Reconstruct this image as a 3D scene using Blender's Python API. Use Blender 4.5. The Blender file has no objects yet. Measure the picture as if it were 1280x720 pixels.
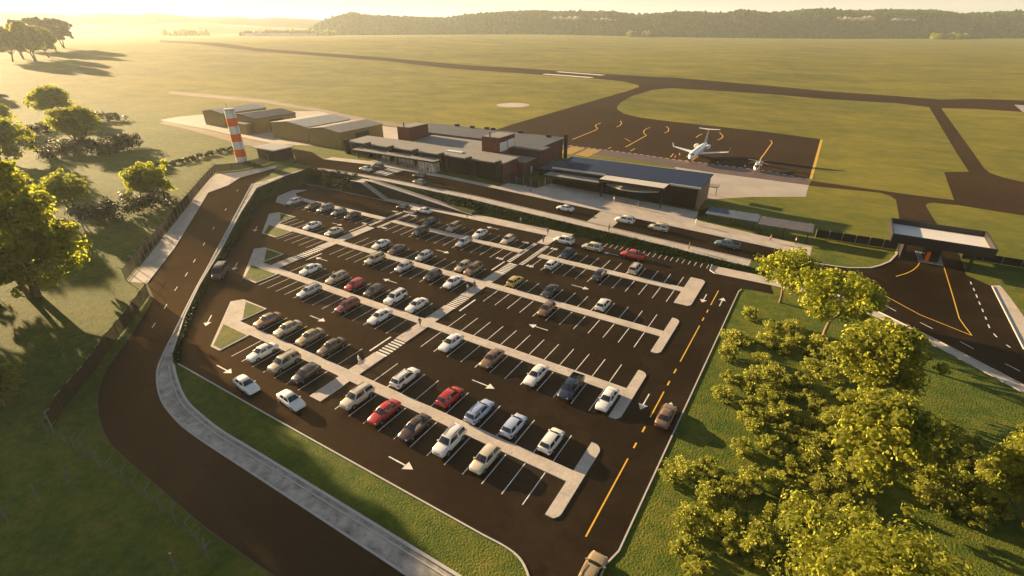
import bpy, bmesh, math, random
from math import radians, sin, cos, pi, hypot
from mathutils import Vector, Matrix
from mathutils.geometry import delaunay_2d_cdt

random.seed(7)
SC = bpy.context.scene
COL = SC.collection

# ------------------------------------------------------------------ camera
# World: x runs along the parking rows, y across them, metres; car park level z = 0.
CAM_H, FPX, PITCH, ROLL, YAW = 44.0, 628.449, 0.477418, -0.0048094, -0.5541604
def _cam_axes():
    cp, sp = cos(PITCH), sin(PITCH)
    f = Vector((0, cp, -sp)); r = Vector((1, 0, 0)); u = Vector((0, sp, cp))
    c, s = cos(ROLL), sin(ROLL)
    r2 = c * r + s * u; u2 = -s * r + c * u
    R = Matrix.Rotation(-YAW, 3, 'Z')
    return R @ r2, R @ u2, R @ f
RT, UP, FW = _cam_axes()
CAM = Vector((0, 0, CAM_H))
FWH = Vector((FW.x, FW.y, 0)).normalized()
RTH = Vector((FWH.y, -FWH.x, 0))

def terrain(x, y):
    z = -.0325 * (x + 8) + .0291 * (min(y, 112) - 105)
    z = min(4.0, max(0.0, z))
    if x < -380 and y > 60:
        z += min(18.0, (-380 - x) * .03)
    return z

def ray(px, py):
    return (RT * ((px - 640) / FPX) - UP * ((py - 360) / FPX) + FW)
def at_z(px, py, z):
    d = ray(px, py); t = (z - CAM_H) / d.z
    return CAM + d * t
def P(px, py, dz=0.0):
    d = ray(px, py); t = 5.0; lo = 0
    while t < 60000:
        p = CAM + d * t
        if p.z < terrain(p.x, p.y) + dz: break
        lo = t; t *= 1.02
    hi = t
    for i in range(40):
        m = (lo + hi) / 2; p = CAM + d * m
        if p.z < terrain(p.x, p.y) + dz: hi = m
        else: lo = m
    return CAM + d * hi
def P2(px, py):
    p = P(px, py); return (p.x, p.y)
def at_depth(px, py, D):
    d = ray(px, py); return CAM + d * (D / d.dot(FWH))

cam_d = bpy.data.cameras.new('camera'); cam = bpy.data.objects.new('camera', cam_d); COL.objects.link(cam)
cam_d.sensor_width = 36; cam_d.lens = FPX / 1280 * 36; cam_d.clip_end = 20000; cam_d.clip_start = .5
m4 = Matrix((RT, UP, -FW)).transposed().to_4x4(); m4.translation = CAM
cam.matrix_world = m4
SC.camera = cam

# ------------------------------------------------------------------ helpers
def obj(name, bm, mats, parent=None, smooth=None, loc=None):
    me = bpy.data.meshes.new(name)
    if smooth is not None:
        for f in bm.faces: f.smooth = True
        for e in bm.edges:
            if len(e.link_faces) == 2 and e.calc_face_angle(0) > smooth: e.smooth = False
    bm.to_mesh(me); bm.free()
    for m in (mats if isinstance(mats, (list, tuple)) else [mats]): me.materials.append(m)
    o = bpy.data.objects.new(name, me); COL.objects.link(o)
    if parent is not None: o.parent = parent
    if loc is not None: o.location = loc
    return o
def empty(name, loc=(0, 0, 0), rz=0.0):
    o = bpy.data.objects.new(name, None); COL.objects.link(o); o.location = loc; o.rotation_euler = (0, 0, rz)
    o.empty_display_size = .5
    return o
def tag(o, label, cat, group=None, kind=None):
    o['label'] = label; o['category'] = cat
    if group: o['group'] = group
    if kind: o['kind'] = kind
    return o
def struct(o, label=None):
    o['kind'] = 'structure'
    if label: o['label'] = label
    return o
def copy_tree(o, parent=None):
    c = o.copy(); COL.objects.link(c)
    if parent is not None: c.parent = parent
    for ch in o.children: copy_tree(ch, c)
    return c

def quad(bm, a, b, c, d, mi=0):
    f = bm.faces.new([bm.verts.new(p) for p in (a, b, c, d)]); f.material_index = mi; return f
def box(bm, x0, x1, y0, y1, z0, z1, mi=0):
    v = [bm.verts.new(p) for p in ((x0, y0, z0), (x1, y0, z0), (x1, y1, z0), (x0, y1, z0), (x0, y0, z1), (x1, y0, z1), (x1, y1, z1), (x0, y1, z1))]
    for idx in ((3, 2, 1, 0), (4, 5, 6, 7), (0, 1, 5, 4), (1, 2, 6, 5), (2, 3, 7, 6), (3, 0, 4, 7)):
        bm.faces.new([v[i] for i in idx]).material_index = mi
    return v
def prism(bm, poly, z0, z1, mi=0, side_mi=None):
    """poly: CCW xy list; z0/z1 numbers or functions of (x, y)"""
    fz = lambda z, p: z(p[0], p[1]) if callable(z) else z
    b = [bm.verts.new((p[0], p[1], fz(z0, p))) for p in poly]; t = [bm.verts.new((p[0], p[1], fz(z1, p))) for p in poly]
    f = bm.faces.new(t); f.material_index = mi
    f2 = bm.faces.new(b[::-1]); f2.material_index = mi
    n = len(poly)
    for i in range(n):
        g = bm.faces.new((b[i], b[(i + 1) % n], t[(i + 1) % n], t[i])); g.material_index = mi if side_mi is None else side_mi
    return f
def tube(bm, pts, radii, seg=7, cap=True, mi=0):
    rings = []; prev = None
    pts = [Vector(p) for p in pts]
    for i, p in enumerate(pts):
        d = (pts[min(i + 1, len(pts) - 1)] - pts[max(i - 1, 0)]).normalized()
        if prev is None:
            a = d.cross(Vector((0, 0, 1)) if abs(d.z) < .9 else Vector((1, 0, 0))).normalized()
        else:
            a = (prev - d * prev.dot(d)).normalized()
        prev = a; b = d.cross(a)
        r = radii[i] if isinstance(radii, (list, tuple)) else radii
        rings.append([bm.verts.new(p + (a * cos(2 * pi * k / seg) + b * sin(2 * pi * k / seg)) * r) for k in range(seg)])
    for r0, r1 in zip(rings, rings[1:]):
        for k in range(seg):
            bm.faces.new((r0[k], r0[(k + 1) % seg], r1[(k + 1) % seg], r1[k])).material_index = mi
    if cap:
        bm.faces.new(rings[0][::-1]).material_index = mi; bm.faces.new(rings[-1]).material_index = mi
def lathe_x(bm, prof, cx=0, cy=0, cz=0, seg=20, axis='x', mi=0):
    """prof: list of (axial, radius)"""
    rings = []
    for a, r in prof:
        ring = []
        for k in range(seg):
            c, s = cos(2 * pi * k / seg) * r, sin(2 * pi * k / seg) * r
            p = (cx + a, cy + c, cz + s) if axis == 'x' else (cx + c, cy + a, cz + s) if axis == 'y' else (cx + c, cy + s, cz + a)
            ring.append(bm.verts.new(p))
        rings.append(ring)
    for r0, r1 in zip(rings, rings[1:]):
        for k in range(seg):
            bm.faces.new((r0[k], r0[(k + 1) % seg], r1[(k + 1) % seg], r1[k])).material_index = mi
    for r in (rings[0][::-1], rings[-1]):
        bm.faces.new(r).material_index = mi
    bmesh.ops.recalc_face_normals(bm, faces=bm.faces[:])

# ------------------------------------------------------------------ materials
def new_mat(name):
    m = bpy.data.materials.new(name); m.use_nodes = True
    return m, m.node_tree.nodes, m.node_tree.links, m.node_tree.nodes['Principled BSDF']
def mat(name, col, rough=.6, metal=0.0, spec=.5, var=0.0, vscale=1.0, var2=0.0, vscale2=8.0, bump=0.0, bscale=10.0, coat=0.0, world=True, stretch=None, tint=None):
    m, N, L, b = new_mat(name)
    b.inputs['Roughness'].default_value = rough; b.inputs['Metallic'].default_value = metal
    b.inputs['Specular IOR Level'].default_value = spec; b.inputs['Coat Weight'].default_value = coat
    b.inputs['Base Color'].default_value = (*col, 1)
    if var or var2 or bump:
        if world:
            g = N.new('ShaderNodeNewGeometry'); vec = g.outputs['Position']
        else:
            g = N.new('ShaderNodeTexCoord'); vec = g.outputs['Object']
        if stretch:
            mp = N.new('ShaderNodeMapping'); mp.inputs['Scale'].default_value = stretch
            L.new(vec, mp.inputs['Vector']); vec = mp.outputs['Vector']
        cur = None
        for amt, sc in ((var, vscale), (var2, vscale2)):
            if not amt: continue
            n = N.new('ShaderNodeTexNoise'); n.inputs['Scale'].default_value = sc; n.inputs['Detail'].default_value = 5
            L.new(vec, n.inputs['Vector'])
            mr = N.new('ShaderNodeMapRange'); mr.inputs[1].default_value = .3; mr.inputs[2].default_value = .7
            mr.inputs[3].default_value = 1 - amt; mr.inputs[4].default_value = 1 + amt
            L.new(n.outputs['Fac'], mr.inputs[0])
            mx = N.new('ShaderNodeMix'); mx.data_type = 'RGBA'; mx.blend_type = 'MULTIPLY'; mx.inputs[0].default_value = 1
            if cur is None: mx.inputs[6].default_value = (*col, 1)
            else: L.new(cur, mx.inputs[6])
            L.new(mr.outputs[0], mx.inputs[7]); cur = mx.outputs[2]
        if cur is not None: L.new(cur, b.inputs['Base Color'])
        if bump:
            n = N.new('ShaderNodeTexNoise'); n.inputs['Scale'].default_value = bscale; n.inputs['Detail'].default_value = 4
            L.new(vec, n.inputs['Vector'])
            bp = N.new('ShaderNodeBump'); bp.inputs['Strength'].default_value = bump; bp.inputs['Distance'].default_value = .05
            L.new(n.outputs['Fac'], bp.inputs['Height']); L.new(bp.outputs[0], b.inputs['Normal'])
    if tint: b.inputs['Specular Tint'].default_value = (*tint, 1)
    return m
def ramp_mat(name, stops, scales, rough=.9, bump=.6, bscale=3.0, bdist=.15, stretch=(1, 1, 1), spec=.2, stops2=None, scales2=None, zone=(120, 230)):
    """ground cover: several noise octaves of world position through a colour ramp"""
    m, N, L, b = new_mat(name)
    g = N.new('ShaderNodeNewGeometry'); mp = N.new('ShaderNodeMapping'); mp.inputs['Scale'].default_value = stretch
    L.new(g.outputs['Position'], mp.inputs['Vector'])
    def octaves(scales):
      acc = None; tot = sum(w for s, w in scales)
      for s, w in scales:
        n = N.new('ShaderNodeTexNoise'); n.inputs['Scale'].default_value = s; n.inputs['Detail'].default_value = 4; n.inputs['Roughness'].default_value = .6
        L.new((mp.outputs['Vector'] if s < 1 else g.outputs['Position']), n.inputs['Vector'])
        mu = N.new('ShaderNodeMath'); mu.operation = 'MULTIPLY_ADD'; mu.inputs[1].default_value = w / tot
        L.new(n.outputs['Fac'], mu.inputs[0])
        if acc is None: mu.inputs[2].default_value = 0
        else: L.new(acc, mu.inputs[2])
        acc = mu.outputs[0]
      return acc
    def ramp(acc, stops):
        cr = N.new('ShaderNodeValToRGB'); e = cr.color_ramp.elements
        while len(e) < len(stops): e.new(.5)
        for el, (p, c) in zip(e, stops): el.position = p; el.color = (*c, 1)
        L.new(acc, cr.inputs[0]); return cr.outputs[0]
    col = ramp(octaves(scales), stops)
    if stops2:      # a second kind of turf farther from the buildings, with a ragged soft border
        c2 = ramp(octaves(scales2), stops2); sp = N.new('ShaderNodeSeparateXYZ'); L.new(g.outputs['Position'], sp.inputs[0])
        nz = N.new('ShaderNodeTexNoise'); nz.inputs['Scale'].default_value = .02; nz.inputs['Detail'].default_value = 5; L.new(g.outputs['Position'], nz.inputs['Vector'])
        ad = N.new('ShaderNodeMath'); ad.operation = 'MULTIPLY_ADD'; ad.inputs[1].default_value = 90; L.new(nz.outputs['Fac'], ad.inputs[0]); L.new(sp.outputs['Y'], ad.inputs[2])
        mr = N.new('ShaderNodeMapRange'); mr.interpolation_type = 'SMOOTHSTEP'; mr.inputs[1].default_value = zone[0] + 45; mr.inputs[2].default_value = zone[1] + 45; L.new(ad.outputs[0], mr.inputs[0])
        mx = N.new('ShaderNodeMix'); mx.data_type = 'RGBA'; L.new(mr.outputs[0], mx.inputs[0]); L.new(col, mx.inputs[6]); L.new(c2, mx.inputs[7]); col = mx.outputs[2]
    L.new(col, b.inputs['Base Color'])
    b.inputs['Roughness'].default_value = rough; b.inputs['Specular IOR Level'].default_value = spec
    n = N.new('ShaderNodeTexNoise'); n.inputs['Scale'].default_value = bscale; n.inputs['Detail'].default_value = 6
    L.new(g.outputs['Position'], n.inputs['Vector'])
    bp = N.new('ShaderNodeBump'); bp.inputs['Strength'].default_value = bump; bp.inputs['Distance'].default_value = bdist
    L.new(n.outputs['Fac'], bp.inputs['Height']); L.new(bp.outputs[0], b.inputs['Normal'])
    return m
def leaf_mat(name, c1, c2, trans=.84, spec=.3):
    m, N, L, b = new_mat(name)
    g = N.new('ShaderNodeNewGeometry'); 
    n = N.new('ShaderNodeTexNoise'); n.inputs['Scale'].default_value = .55; n.inputs['Detail'].default_value = 3
    L.new(g.outputs['Position'], n.inputs['Vector'])
    ad = N.new('ShaderNodeMath'); ad.operation = 'MULTIPLY_ADD'; ad.inputs[1].default_value = .55
    L.new(g.outputs['Random Per Island'], ad.inputs[0])
    sb = N.new('ShaderNodeMath'); sb.operation = 'SUBTRACT'; sb.inputs[1].default_value = .27
    L.new(n.outputs['Fac'], sb.inputs[0]); L.new(sb.outputs[0], ad.inputs[2])
    mx = N.new('ShaderNodeMix'); mx.data_type = 'RGBA'; mx.inputs[6].default_value = (*c1, 1); mx.inputs[7].default_value = (*c2, 1)
    L.new(ad.outputs[0], mx.inputs[0]); L.new(mx.outputs[2], b.inputs['Base Color'])
    b.inputs['Roughness'].default_value = .5; b.inputs['Specular IOR Level'].default_value = spec
    t = N.new('ShaderNodeBsdfTranslucent'); L.new(mx.outputs[2], t.inputs['Color'])
    ms = N.new('ShaderNodeMixShader'); ms.inputs[0].default_value = trans
    out = N['Material Output']
    L.new(b.outputs[0], ms.inputs[1]); L.new(t.outputs[0], ms.inputs[2]); L.new(ms.outputs[0], out.inputs[0])
    return m
def glass_mat(name, col=(.02, .025, .03), rough=.05):
    return mat(name, col, rough, spec=.8)
def wave_mat(name, c1, c2, scale, axis='X', rough=.7, bump=.5):
    m, N, L, b = new_mat(name)
    tc = N.new('ShaderNodeNewGeometry'); w = N.new('ShaderNodeTexWave'); w.wave_type = 'BANDS'; w.bands_direction = axis
    w.inputs['Scale'].default_value = scale; w.inputs['Distortion'].default_value = .4; w.inputs['Detail'].default_value = 1
    L.new(tc.outputs['Position'], w.inputs['Vector'])
    mx = N.new('ShaderNodeMix'); mx.data_type = 'RGBA'; mx.inputs[6].default_value = (*c1, 1); mx.inputs[7].default_value = (*c2, 1)
    L.new(w.outputs['Fac'], mx.inputs[0])
    n = N.new('ShaderNodeTexNoise'); n.inputs['Scale'].default_value = .8; n.inputs['Detail'].default_value = 4; L.new(tc.outputs['Position'], n.inputs['Vector'])
    mr = N.new('ShaderNodeMapRange'); mr.inputs[3].default_value = .75; mr.inputs[4].default_value = 1.25; L.new(n.outputs['Fac'], mr.inputs[0])
    m2 = N.new('ShaderNodeMix'); m2.data_type = 'RGBA'; m2.blend_type = 'MULTIPLY'; m2.inputs[0].default_value = 1
    L.new(mx.outputs[2], m2.inputs[6]); L.new(mr.outputs[0], m2.inputs[7]); L.new(m2.outputs[2], b.inputs['Base Color'])
    b.inputs['Roughness'].default_value = rough; b.inputs['Specular IOR Level'].default_value = .2
    bp = N.new('ShaderNodeBump'); bp.inputs['Strength'].default_value = bump; bp.inputs['Distance'].default_value = .04
    L.new(w.outputs['Fac'], bp.inputs['Height']); L.new(bp.outputs[0], b.inputs['Normal'])
    return m
def brick_mat(name):
    m, N, L, b = new_mat(name)
    tc = N.new('ShaderNodeNewGeometry'); mp = N.new('ShaderNodeMapping'); mp.inputs['Rotation'].default_value = (radians(90), 0, 0)
    L.new(tc.outputs['Position'], mp.inputs['Vector'])
    br = N.new('ShaderNodeTexBrick'); br.inputs['Scale'].default_value = 3
    br.inputs['Color1'].default_value = (.15, .045, .024, 1); br.inputs['Color2'].default_value = (.10, .03, .018, 1); br.inputs['Mortar'].default_value = (.11, .07, .05, 1)
    br.inputs['Mortar Size'].default_value = .012
    L.new(mp.outputs[0], br.inputs['Vector'])
    n = N.new('ShaderNodeTexNoise'); n.inputs['Scale'].default_value = .7; n.inputs['Detail'].default_value = 4; L.new(tc.outputs['Position'], n.inputs['Vector'])
    mr = N.new('ShaderNodeMapRange'); mr.inputs[3].default_value = .7; mr.inputs[4].default_value = 1.3; L.new(n.outputs['Fac'], mr.inputs[0])
    m2 = N.new('ShaderNodeMix'); m2.data_type = 'RGBA'; m2.blend_type = 'MULTIPLY'; m2.inputs[0].default_value = 1
    L.new(br.outputs[0], m2.inputs[6]); L.new(mr.outputs[0], m2.inputs[7]); L.new(m2.outputs[2], b.inputs['Base Color'])
    b.inputs['Roughness'].default_value = .85
    return m

M = {}
M['grass'] = ramp_mat('grass', [(.36, (.018, .042, .004)), (.45, (.05, .088, .008)), (.53, (.11, .125, .014)), (.61, (.175, .155, .024)), (.70, (.21, .17, .04))],
                      [(.04, 1.0), (.3, 1.1), (1.1, 1.2), (5, 1.1), (16, .7)], bump=1.0, bscale=4.5, bdist=.16, stretch=(.8, 1.2, 1), zone=(100, 190),
                      stops2=[(.34, (.06, .072, .008)), (.46, (.13, .13, .014)), (.57, (.21, .185, .022)), (.70, (.29, .235, .04))], scales2=[(.012, 1.4), (.06, 1.2), (.3, .8), (2, .5)])
M['bank'] = ramp_mat('bank', [(.3, (.018, .03, .007)), (.5, (.035, .05, .012)), (.7, (.065, .075, .02))],
                     [(.3, 1), (2, 1), (9, 1)], bump=1.0, bscale=6.0, bdist=.2)
M['asphalt'] = mat('asphalt', (.0150, .0102, .0055), .95, spec=.0, var=.30, vscale=.07, var2=.22, vscale2=1.1, bump=.25, bscale=25)
def add_gloss(m, col, rough, fac):
    N, L = m.node_tree.nodes, m.node_tree.links; b = N['Principled BSDF']; g = N.new('ShaderNodeBsdfGlossy'); g.inputs['Color'].default_value = (*col, 1); g.inputs['Roughness'].default_value = rough
    ms = N.new('ShaderNodeMixShader'); ms.inputs[0].default_value = fac; L.new(b.outputs[0], ms.inputs[1]); L.new(g.outputs[0], ms.inputs[2]); L.new(ms.outputs[0], N['Material Output'].inputs[0])
def add_stains(m, scale, lo, hi, dark):
    N, L = m.node_tree.nodes, m.node_tree.links; b = N['Principled BSDF']; src = b.inputs['Base Color'].links[0].from_socket
    g = N.new('ShaderNodeNewGeometry'); n = N.new('ShaderNodeTexNoise'); n.inputs['Scale'].default_value = scale; n.inputs['Detail'].default_value = 6; n.inputs['Roughness'].default_value = .65
    L.new(g.outputs['Position'], n.inputs['Vector']); mr = N.new('ShaderNodeMapRange'); mr.inputs[1].default_value = lo; mr.inputs[2].default_value = hi; mr.inputs[3].default_value = 1; mr.inputs[4].default_value = dark
    L.new(n.outputs['Fac'], mr.inputs[0]); mx = N.new('ShaderNodeMix'); mx.data_type = 'RGBA'; mx.blend_type = 'MULTIPLY'; mx.inputs[0].default_value = 1
    L.new(src, mx.inputs[6]); L.new(mr.outputs[0], mx.inputs[7]); L.new(mx.outputs[2], b.inputs['Base Color'])
add_stains(M['asphalt'], .33, .56, .66, .55); add_stains(M['asphalt'], .09, .50, .56, 1.35)
add_gloss(M['asphalt'], (.85, .56, .30), .36, .05)
M['apron'] = mat('apron', (.046, .0285, .0145), .85, spec=.04, var=.18, vscale=.02, var2=.12, vscale2=.5, bump=.2, bscale=20)
M['strip'] = mat('strip', (.11, .072, .062), .7, var=.12, vscale=.2)
M['paving'] = mat('paving', (.47, .42, .36), .8, spec=.2, var=.14, vscale=.35, var2=.12, vscale2=4, bump=.3, bscale=14)
M['pavestone'] = mat('pavestone', (.42, .375, .32), .85, spec=.1, var=.28, vscale=.5, var2=.22, vscale2=1.1, bump=.3, bscale=12)
M['kerb'] = mat('kerb', (.46, .44, .41), .7, var=.1, vscale=2)
add_stains(M['paving'], .8, .58, .70, .72); add_stains(M['pavestone'], 1.4, .57, .66, .62)
M['concrete'] = mat('concrete', (.42, .37, .31), .75, var=.12, vscale=.12, var2=.08, vscale2=1.5)
M['dirt'] = mat('dirt', (.20, .15, .10), .9, var=.2, vscale=.08, var2=.15, vscale2=1)
M['white_paint'] = mat('white_paint', (.68, .66, .62), .6, var=.22, vscale=.8, var2=.28, vscale2=7)
M['yellow_paint'] = mat('yellow_paint', (.68, .40, .035), .6, var=.12, vscale=1.5, var2=.1, vscale2=12)
M['brick'] = brick_mat('brick')
M['timber'] = wave_mat('timber', (.022, .014, .009), (.04, .026, .016), 3.0, 'X')
M['timber_y'] = wave_mat('timber_y', (.022, .014, .009), (.04, .026, .016), 3.0, 'Y')
M['clad_dark'] = wave_mat('clad_dark', (.035, .03, .026), (.05, .042, .036), 4, 'X', rough=.55)
M['clad_olive'] = wave_mat('clad_olive', (.25, .185, .065), (.29, .215, .08), 3.2, 'X', rough=.5)
M['roof_grey'] = wave_mat('roof_grey', (.22, .215, .20), (.25, .245, .23), 1.2, 'X', rough=.8, bump=.3)
M['roof_pale'] = wave_mat('roof_pale', (.36, .35, .33), (.40, .39, .37), 1.6, 'Y', rough=.5, bump=.3)
M['roof_slate'] = wave_mat('roof_slate', (.08, .09, .11), (.095, .105, .125), 1.3, 'X', rough=.75, bump=.3)
M['roof_blue'] = wave_mat('roof_blue', (.008, .022, .066), (.011, .028, .078), 1.4, 'X', rough=.7, bump=.3)
M['shelter_blue'] = wave_mat('shelter_blue', (.085, .11, .155), (.095, .12, .17), 1.2, 'X', rough=.7)
M['shelter_brown'] = wave_mat('shelter_brown', (.10, .10, .115), (.11, .11, .125), 1.2, 'X', rough=.7)
M['white_metal'] = mat('white_metal', (.68, .66, .62), .45, var=.05, vscale=.5)
M['cream_trim'] = mat('cream_trim', (.52, .49, .43), .55, var=.06, vscale=1)
M['black_metal'] = mat('black_metal', (.018, .015, .013), .5, var=.15, vscale=1)
M['grey_metal'] = mat('grey_metal', (.22, .21, .20), .5, metal=.4, var=.1, vscale=2)
M['wood_tan'] = mat('wood_tan', (.24, .15, .09), .8, var=.2, vscale=1)
M['dark_post'] = mat('dark_post', (.17, .135, .10), .85, var=.2, vscale=3)
M['post_wood'] = mat('post_wood', (.26, .22, .18), .8, var=.2, vscale=3)
M['fence_wood'] = wave_mat('fence_wood', (.04, .02, .012), (.07, .035, .02), 5.0, 'DIAGONAL', rough=.8)
M['stripe_orange'] = mat('stripe_orange', (.90, .15, .0), .6, var=.12, vscale=.7, var2=.08, vscale2=4)
M['stripe_white'] = mat('stripe_white', (.80, .78, .74), .6, var=.12, vscale=.7, var2=.08, vscale2=4)
M['glass'] = glass_mat('glass')
M['facade_glass'] = mat('facade_glass', (.62, .57, .46), .12, spec=.8, var=.4, vscale=.9)  # cream base colour stands in for low sun reflecting off the panes
M['tyre'] = mat('tyre', (.012, .012, .012), .85)
M['rim'] = mat('rim', (.45, .45, .45), .3, metal=.9)
M['lamp_clear'] = mat('lamp_clear', (.75, .75, .72), .12, spec=.8)
M['lamp_red'] = mat('lamp_red', (.35, .012, .01), .2, spec=.6)
M['bark'] = mat('bark', (.17, .115, .075), .9, var=.3, vscale=1.2, bump=.6, bscale=6)
M['leaf_bright'] = leaf_mat('leaf_bright', (.18, .22, .024), (.53, .53, .08))
M['leaf_olive'] = leaf_mat('leaf_olive', (.22, .26, .03), (.62, .62, .14))
M['leaf_green'] = leaf_mat('leaf_green', (.17, .22, .02), (.54, .54, .06))
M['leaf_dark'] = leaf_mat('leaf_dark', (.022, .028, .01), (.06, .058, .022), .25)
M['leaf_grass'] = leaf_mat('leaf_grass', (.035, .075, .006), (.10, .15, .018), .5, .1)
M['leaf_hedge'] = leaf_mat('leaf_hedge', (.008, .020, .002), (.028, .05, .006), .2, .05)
M['skin'] = mat('skin', (.42, .24, .16), .6)
M['hair'] = mat('hair', (.03, .02, .014), .7)
M['plane_white'] = mat('plane_white', (.78, .77, .74), .3, coat=.4, var=.03, vscale=.6)
M['rock'] = mat('rock', (.50, .40, .28), .9, var=.25, vscale=.02, var2=.2, vscale2=.1)
M['far_forest'] = mat('far_forest', (.045, .062, .02), .95, spec=.1, var=.45, vscale=.012, var2=.3, vscale2=.06)
M['far_hill'] = mat('far_hill', (.045, .042, .026), .95, spec=.1, var=.25, vscale=.003, var2=.2, vscale2=.02)
M['far_meadow'] = mat('far_meadow', (.10, .11, .035), .95, spec=.1, var=.3, vscale=.004, var2=.2, vscale2=.03)
M['house_wall'] = mat('house_wall', (.85, .82, .76), .8)
M['house_roof'] = mat('house_roof', (.36, .13, .07), .8)
HAZE, HAZE_G = .0001, .38
SUN_E, SUN_C, SUN_EL, SUN_AZ = 5.0, (1, .70, .38), radians(12), radians(5.0)
SKY_S, SKY_TINT, SKY_AIR, SKY_DUST, EXPO = .05, (1.6, 1.3, 1.02), .5, .5, 2.0
SKY_MAX = (3.7, 3.4, 2.9)
# ------------------------------------------------------------------ ground: one conforming sheet, cut into its surfaces
def chaikin(pts, n=2):
    for _ in range(n):
        out = [pts[0]]
        for a, b in zip(pts, pts[1:]):
            out += [(a[0] * .75 + b[0] * .25, a[1] * .75 + b[1] * .25), (a[0] * .25 + b[0] * .75, a[1] * .25 + b[1] * .75)]
        pts = out + [pts[-1]]
    return pts
LOT_W = [(-74.2, 25.9), (-77.6, 27.6), (-86.1, 34.1), (-94.5, 41.5), (-105.3, 52.2), (-121.9, 67.8), (-136.2, 82.2), (-138.6, 92.6), (-139.4, 99.6)]
LOT_N = [(-118.2, 100.0), (-106.0, 100.0), (-106.0, 102.2), (-76.5, 102.2), (-74.5, 103.8), (-46.8, 103.8), (-46.8, 102.6), (-14.6, 102.6), (-14.4, 99.8), (-13.2, 98.7), (-2.9, 98.9)]
LOT_E = [(-1.9, 95.2), (-6.2, 94.9), (-7.4, 94.2), (-7.7, 93.0), (-7.7, 31.4), (-8.2, 29.6), (-8.8, 28.0), (-8.9, 21.9)]
LOT_S = [(-12.6, 21.9), (-13.2, 24.2), (-14.1, 25.2), (-15.4, 26.0), (-17.2, 26.2), (-19.5, 26.1), (-46.9, 25.9)]
LOT_E = LOT_E[:4] + chaikin(LOT_E[4:]); LOT_S = chaikin(LOT_S[:6]) + LOT_S[6:]
LOT = LOT_W + LOT_N + LOT_E + LOT_S          # clockwise from the south-west corner
NPATH = [(-106.0, 100.0), (-106.0, 102.2), (-76.5, 102.2), (-74.5, 103.8), (-46.8, 103.8), (-46.8, 99.7)]
def off(poly, d):
    out = []
    for i, p in enumerate(poly):
        a = poly[max(i - 1, 0)]; b = poly[min(i + 1, len(poly) - 1)]
        dx, dy = b[0] - a[0], b[1] - a[1]; l = hypot(dx, dy) or 1
        out.append((p[0] - dy / l * d, p[1] + dx / l * d))
    return out
W_TOP = off(LOT_W, .7)                       # top of the planted bank west of the car park
W_TOP[-1] = (-141.0, 102.8); W_TOP[0] = (-74.9, 25.5)
RPATH_L = chaikin([P2(*q) for q in [(315, 230), (297, 264), (267, 320), (261, 332), (245, 360), (220, 411), (200, 450), (195, 472), (200, 500), (215, 520), (235, 540), (320, 595), (510, 720)]]) + [(40, 19.2)]
S_OUT = chaikin([P2(*q) for q in [(217, 455), (220, 472), (232, 502), (252, 520), (277, 540), (320, 565), (572, 720)]]) + [(40, 21.6)]
RPATH = W_TOP[::-1][0:9] + S_OUT + RPATH_L[::-1]
LROAD_T = [P2(*q) for q in [(345, 210), (300, 222), (285, 232), (260, 241), (218, 310), (184, 354)]]
LROAD_L = LROAD_T + chaikin([P2(*q) for q in [ (192, 372), (182, 390), (160, 425), (132, 462), (122, 490), (122, 515), (129, 540), (142, 562), (200, 610), (250, 655), (295, 687), (320, 705), (345, 722)]]) + [(-20, 11.8), (40, 12.0)]
LROAD = LROAD_L + RPATH_L[::-1] + [P2(336, 220)]
LPATH = [P2(*q) for q in [(160, 352), (262, 224), (269, 218), (300, 214.5), (345, 207), (345, 210), (300, 222), (285, 232), (260, 241), (218, 310), (184, 354)]]
# terminal road
ROAD_S = [(-151, 106.9), (-139.3, 104.9), (-119.6, 107.6), (-109.5, 108.6), (-79, 110.3), (-39, 109.6), (-8, 109.2), (0, 106.5), (7, 101.6), (14.5, 97.4), (22.3, 91.3), (30.6, 84.1), (62, 54)]
BANK_TOP = [(-141.0, 102.8), (-139.0, 103.6), (-119.6, 105.6), (-109.5, 106.4), (-80, 107.6), (-60, 107.0), (-46.5, 106.8), (-30, 106.6), (-8, 105.6), (-3.2, 104.2)]
ROAD_N = [(0, 118.7), (-28.8, 119.0), (-84.6, 119.2), (-97.3, 119.2), (-112, 118.4), (-128, 116.8), (-147, 114.4), P2(390, 190), P2(362, 185), P2(352, 183)]
TROAD = ROAD_S[:-1] + [(62, 54), (140, -20), (160, 0), (78, 72)] + [P2(*q) for q in [(1280, 437), (1240, 358), (1208, 344), (1203, 330), (1200, 320), (1170, 278), (1124, 272), (1121.5, 300), (1120.5, 318), (1112, 327), (1100, 332), (1088, 335), (1060, 335), (1040, 332.5)]] + ROAD_N + [P2(345, 184), P2(366, 191), P2(371, 199), P2(366, 204)]
SPAVE = ROAD_S[1:7] + [(-8, 105.6)] + BANK_TOP[1:-2][::-1]
NPAVE = ROAD_N[:7][::-1] + [(2.4, 118.7), (2.4, 124.6), (-22.5, 126.8), (-24.4, 128), (-24.4, 133.6), (-68.3, 133.6), (-69.8, 126.6), (-79.2, 126.2), (-79.8, 121.6), (-104.5, 121.6), (-104.5, 125.6), (-131, 125.6), (-132, 120.6), (-147, 118.2)]
EPATH = [(-14.6, 102.55), (-14.4, 99.8), (-13.2, 98.7), (-2.9, 98.9), (6.0, 98.4), (14.5, 95.1), (22.3, 88.9), (30.6, 81.6), (62, 51.6), (63, 54), (30.6, 84.1), (22.3, 91.3), (14.5, 97.4), (7, 101.6), (-3.2, 102.6)]
RPAVE = [P2(*q) for q in [(1240, 357), (1250, 356.5), (1262, 371), (1280, 396)]] + [(86, 79), (78, 72), P2(1280, 437)]
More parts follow.
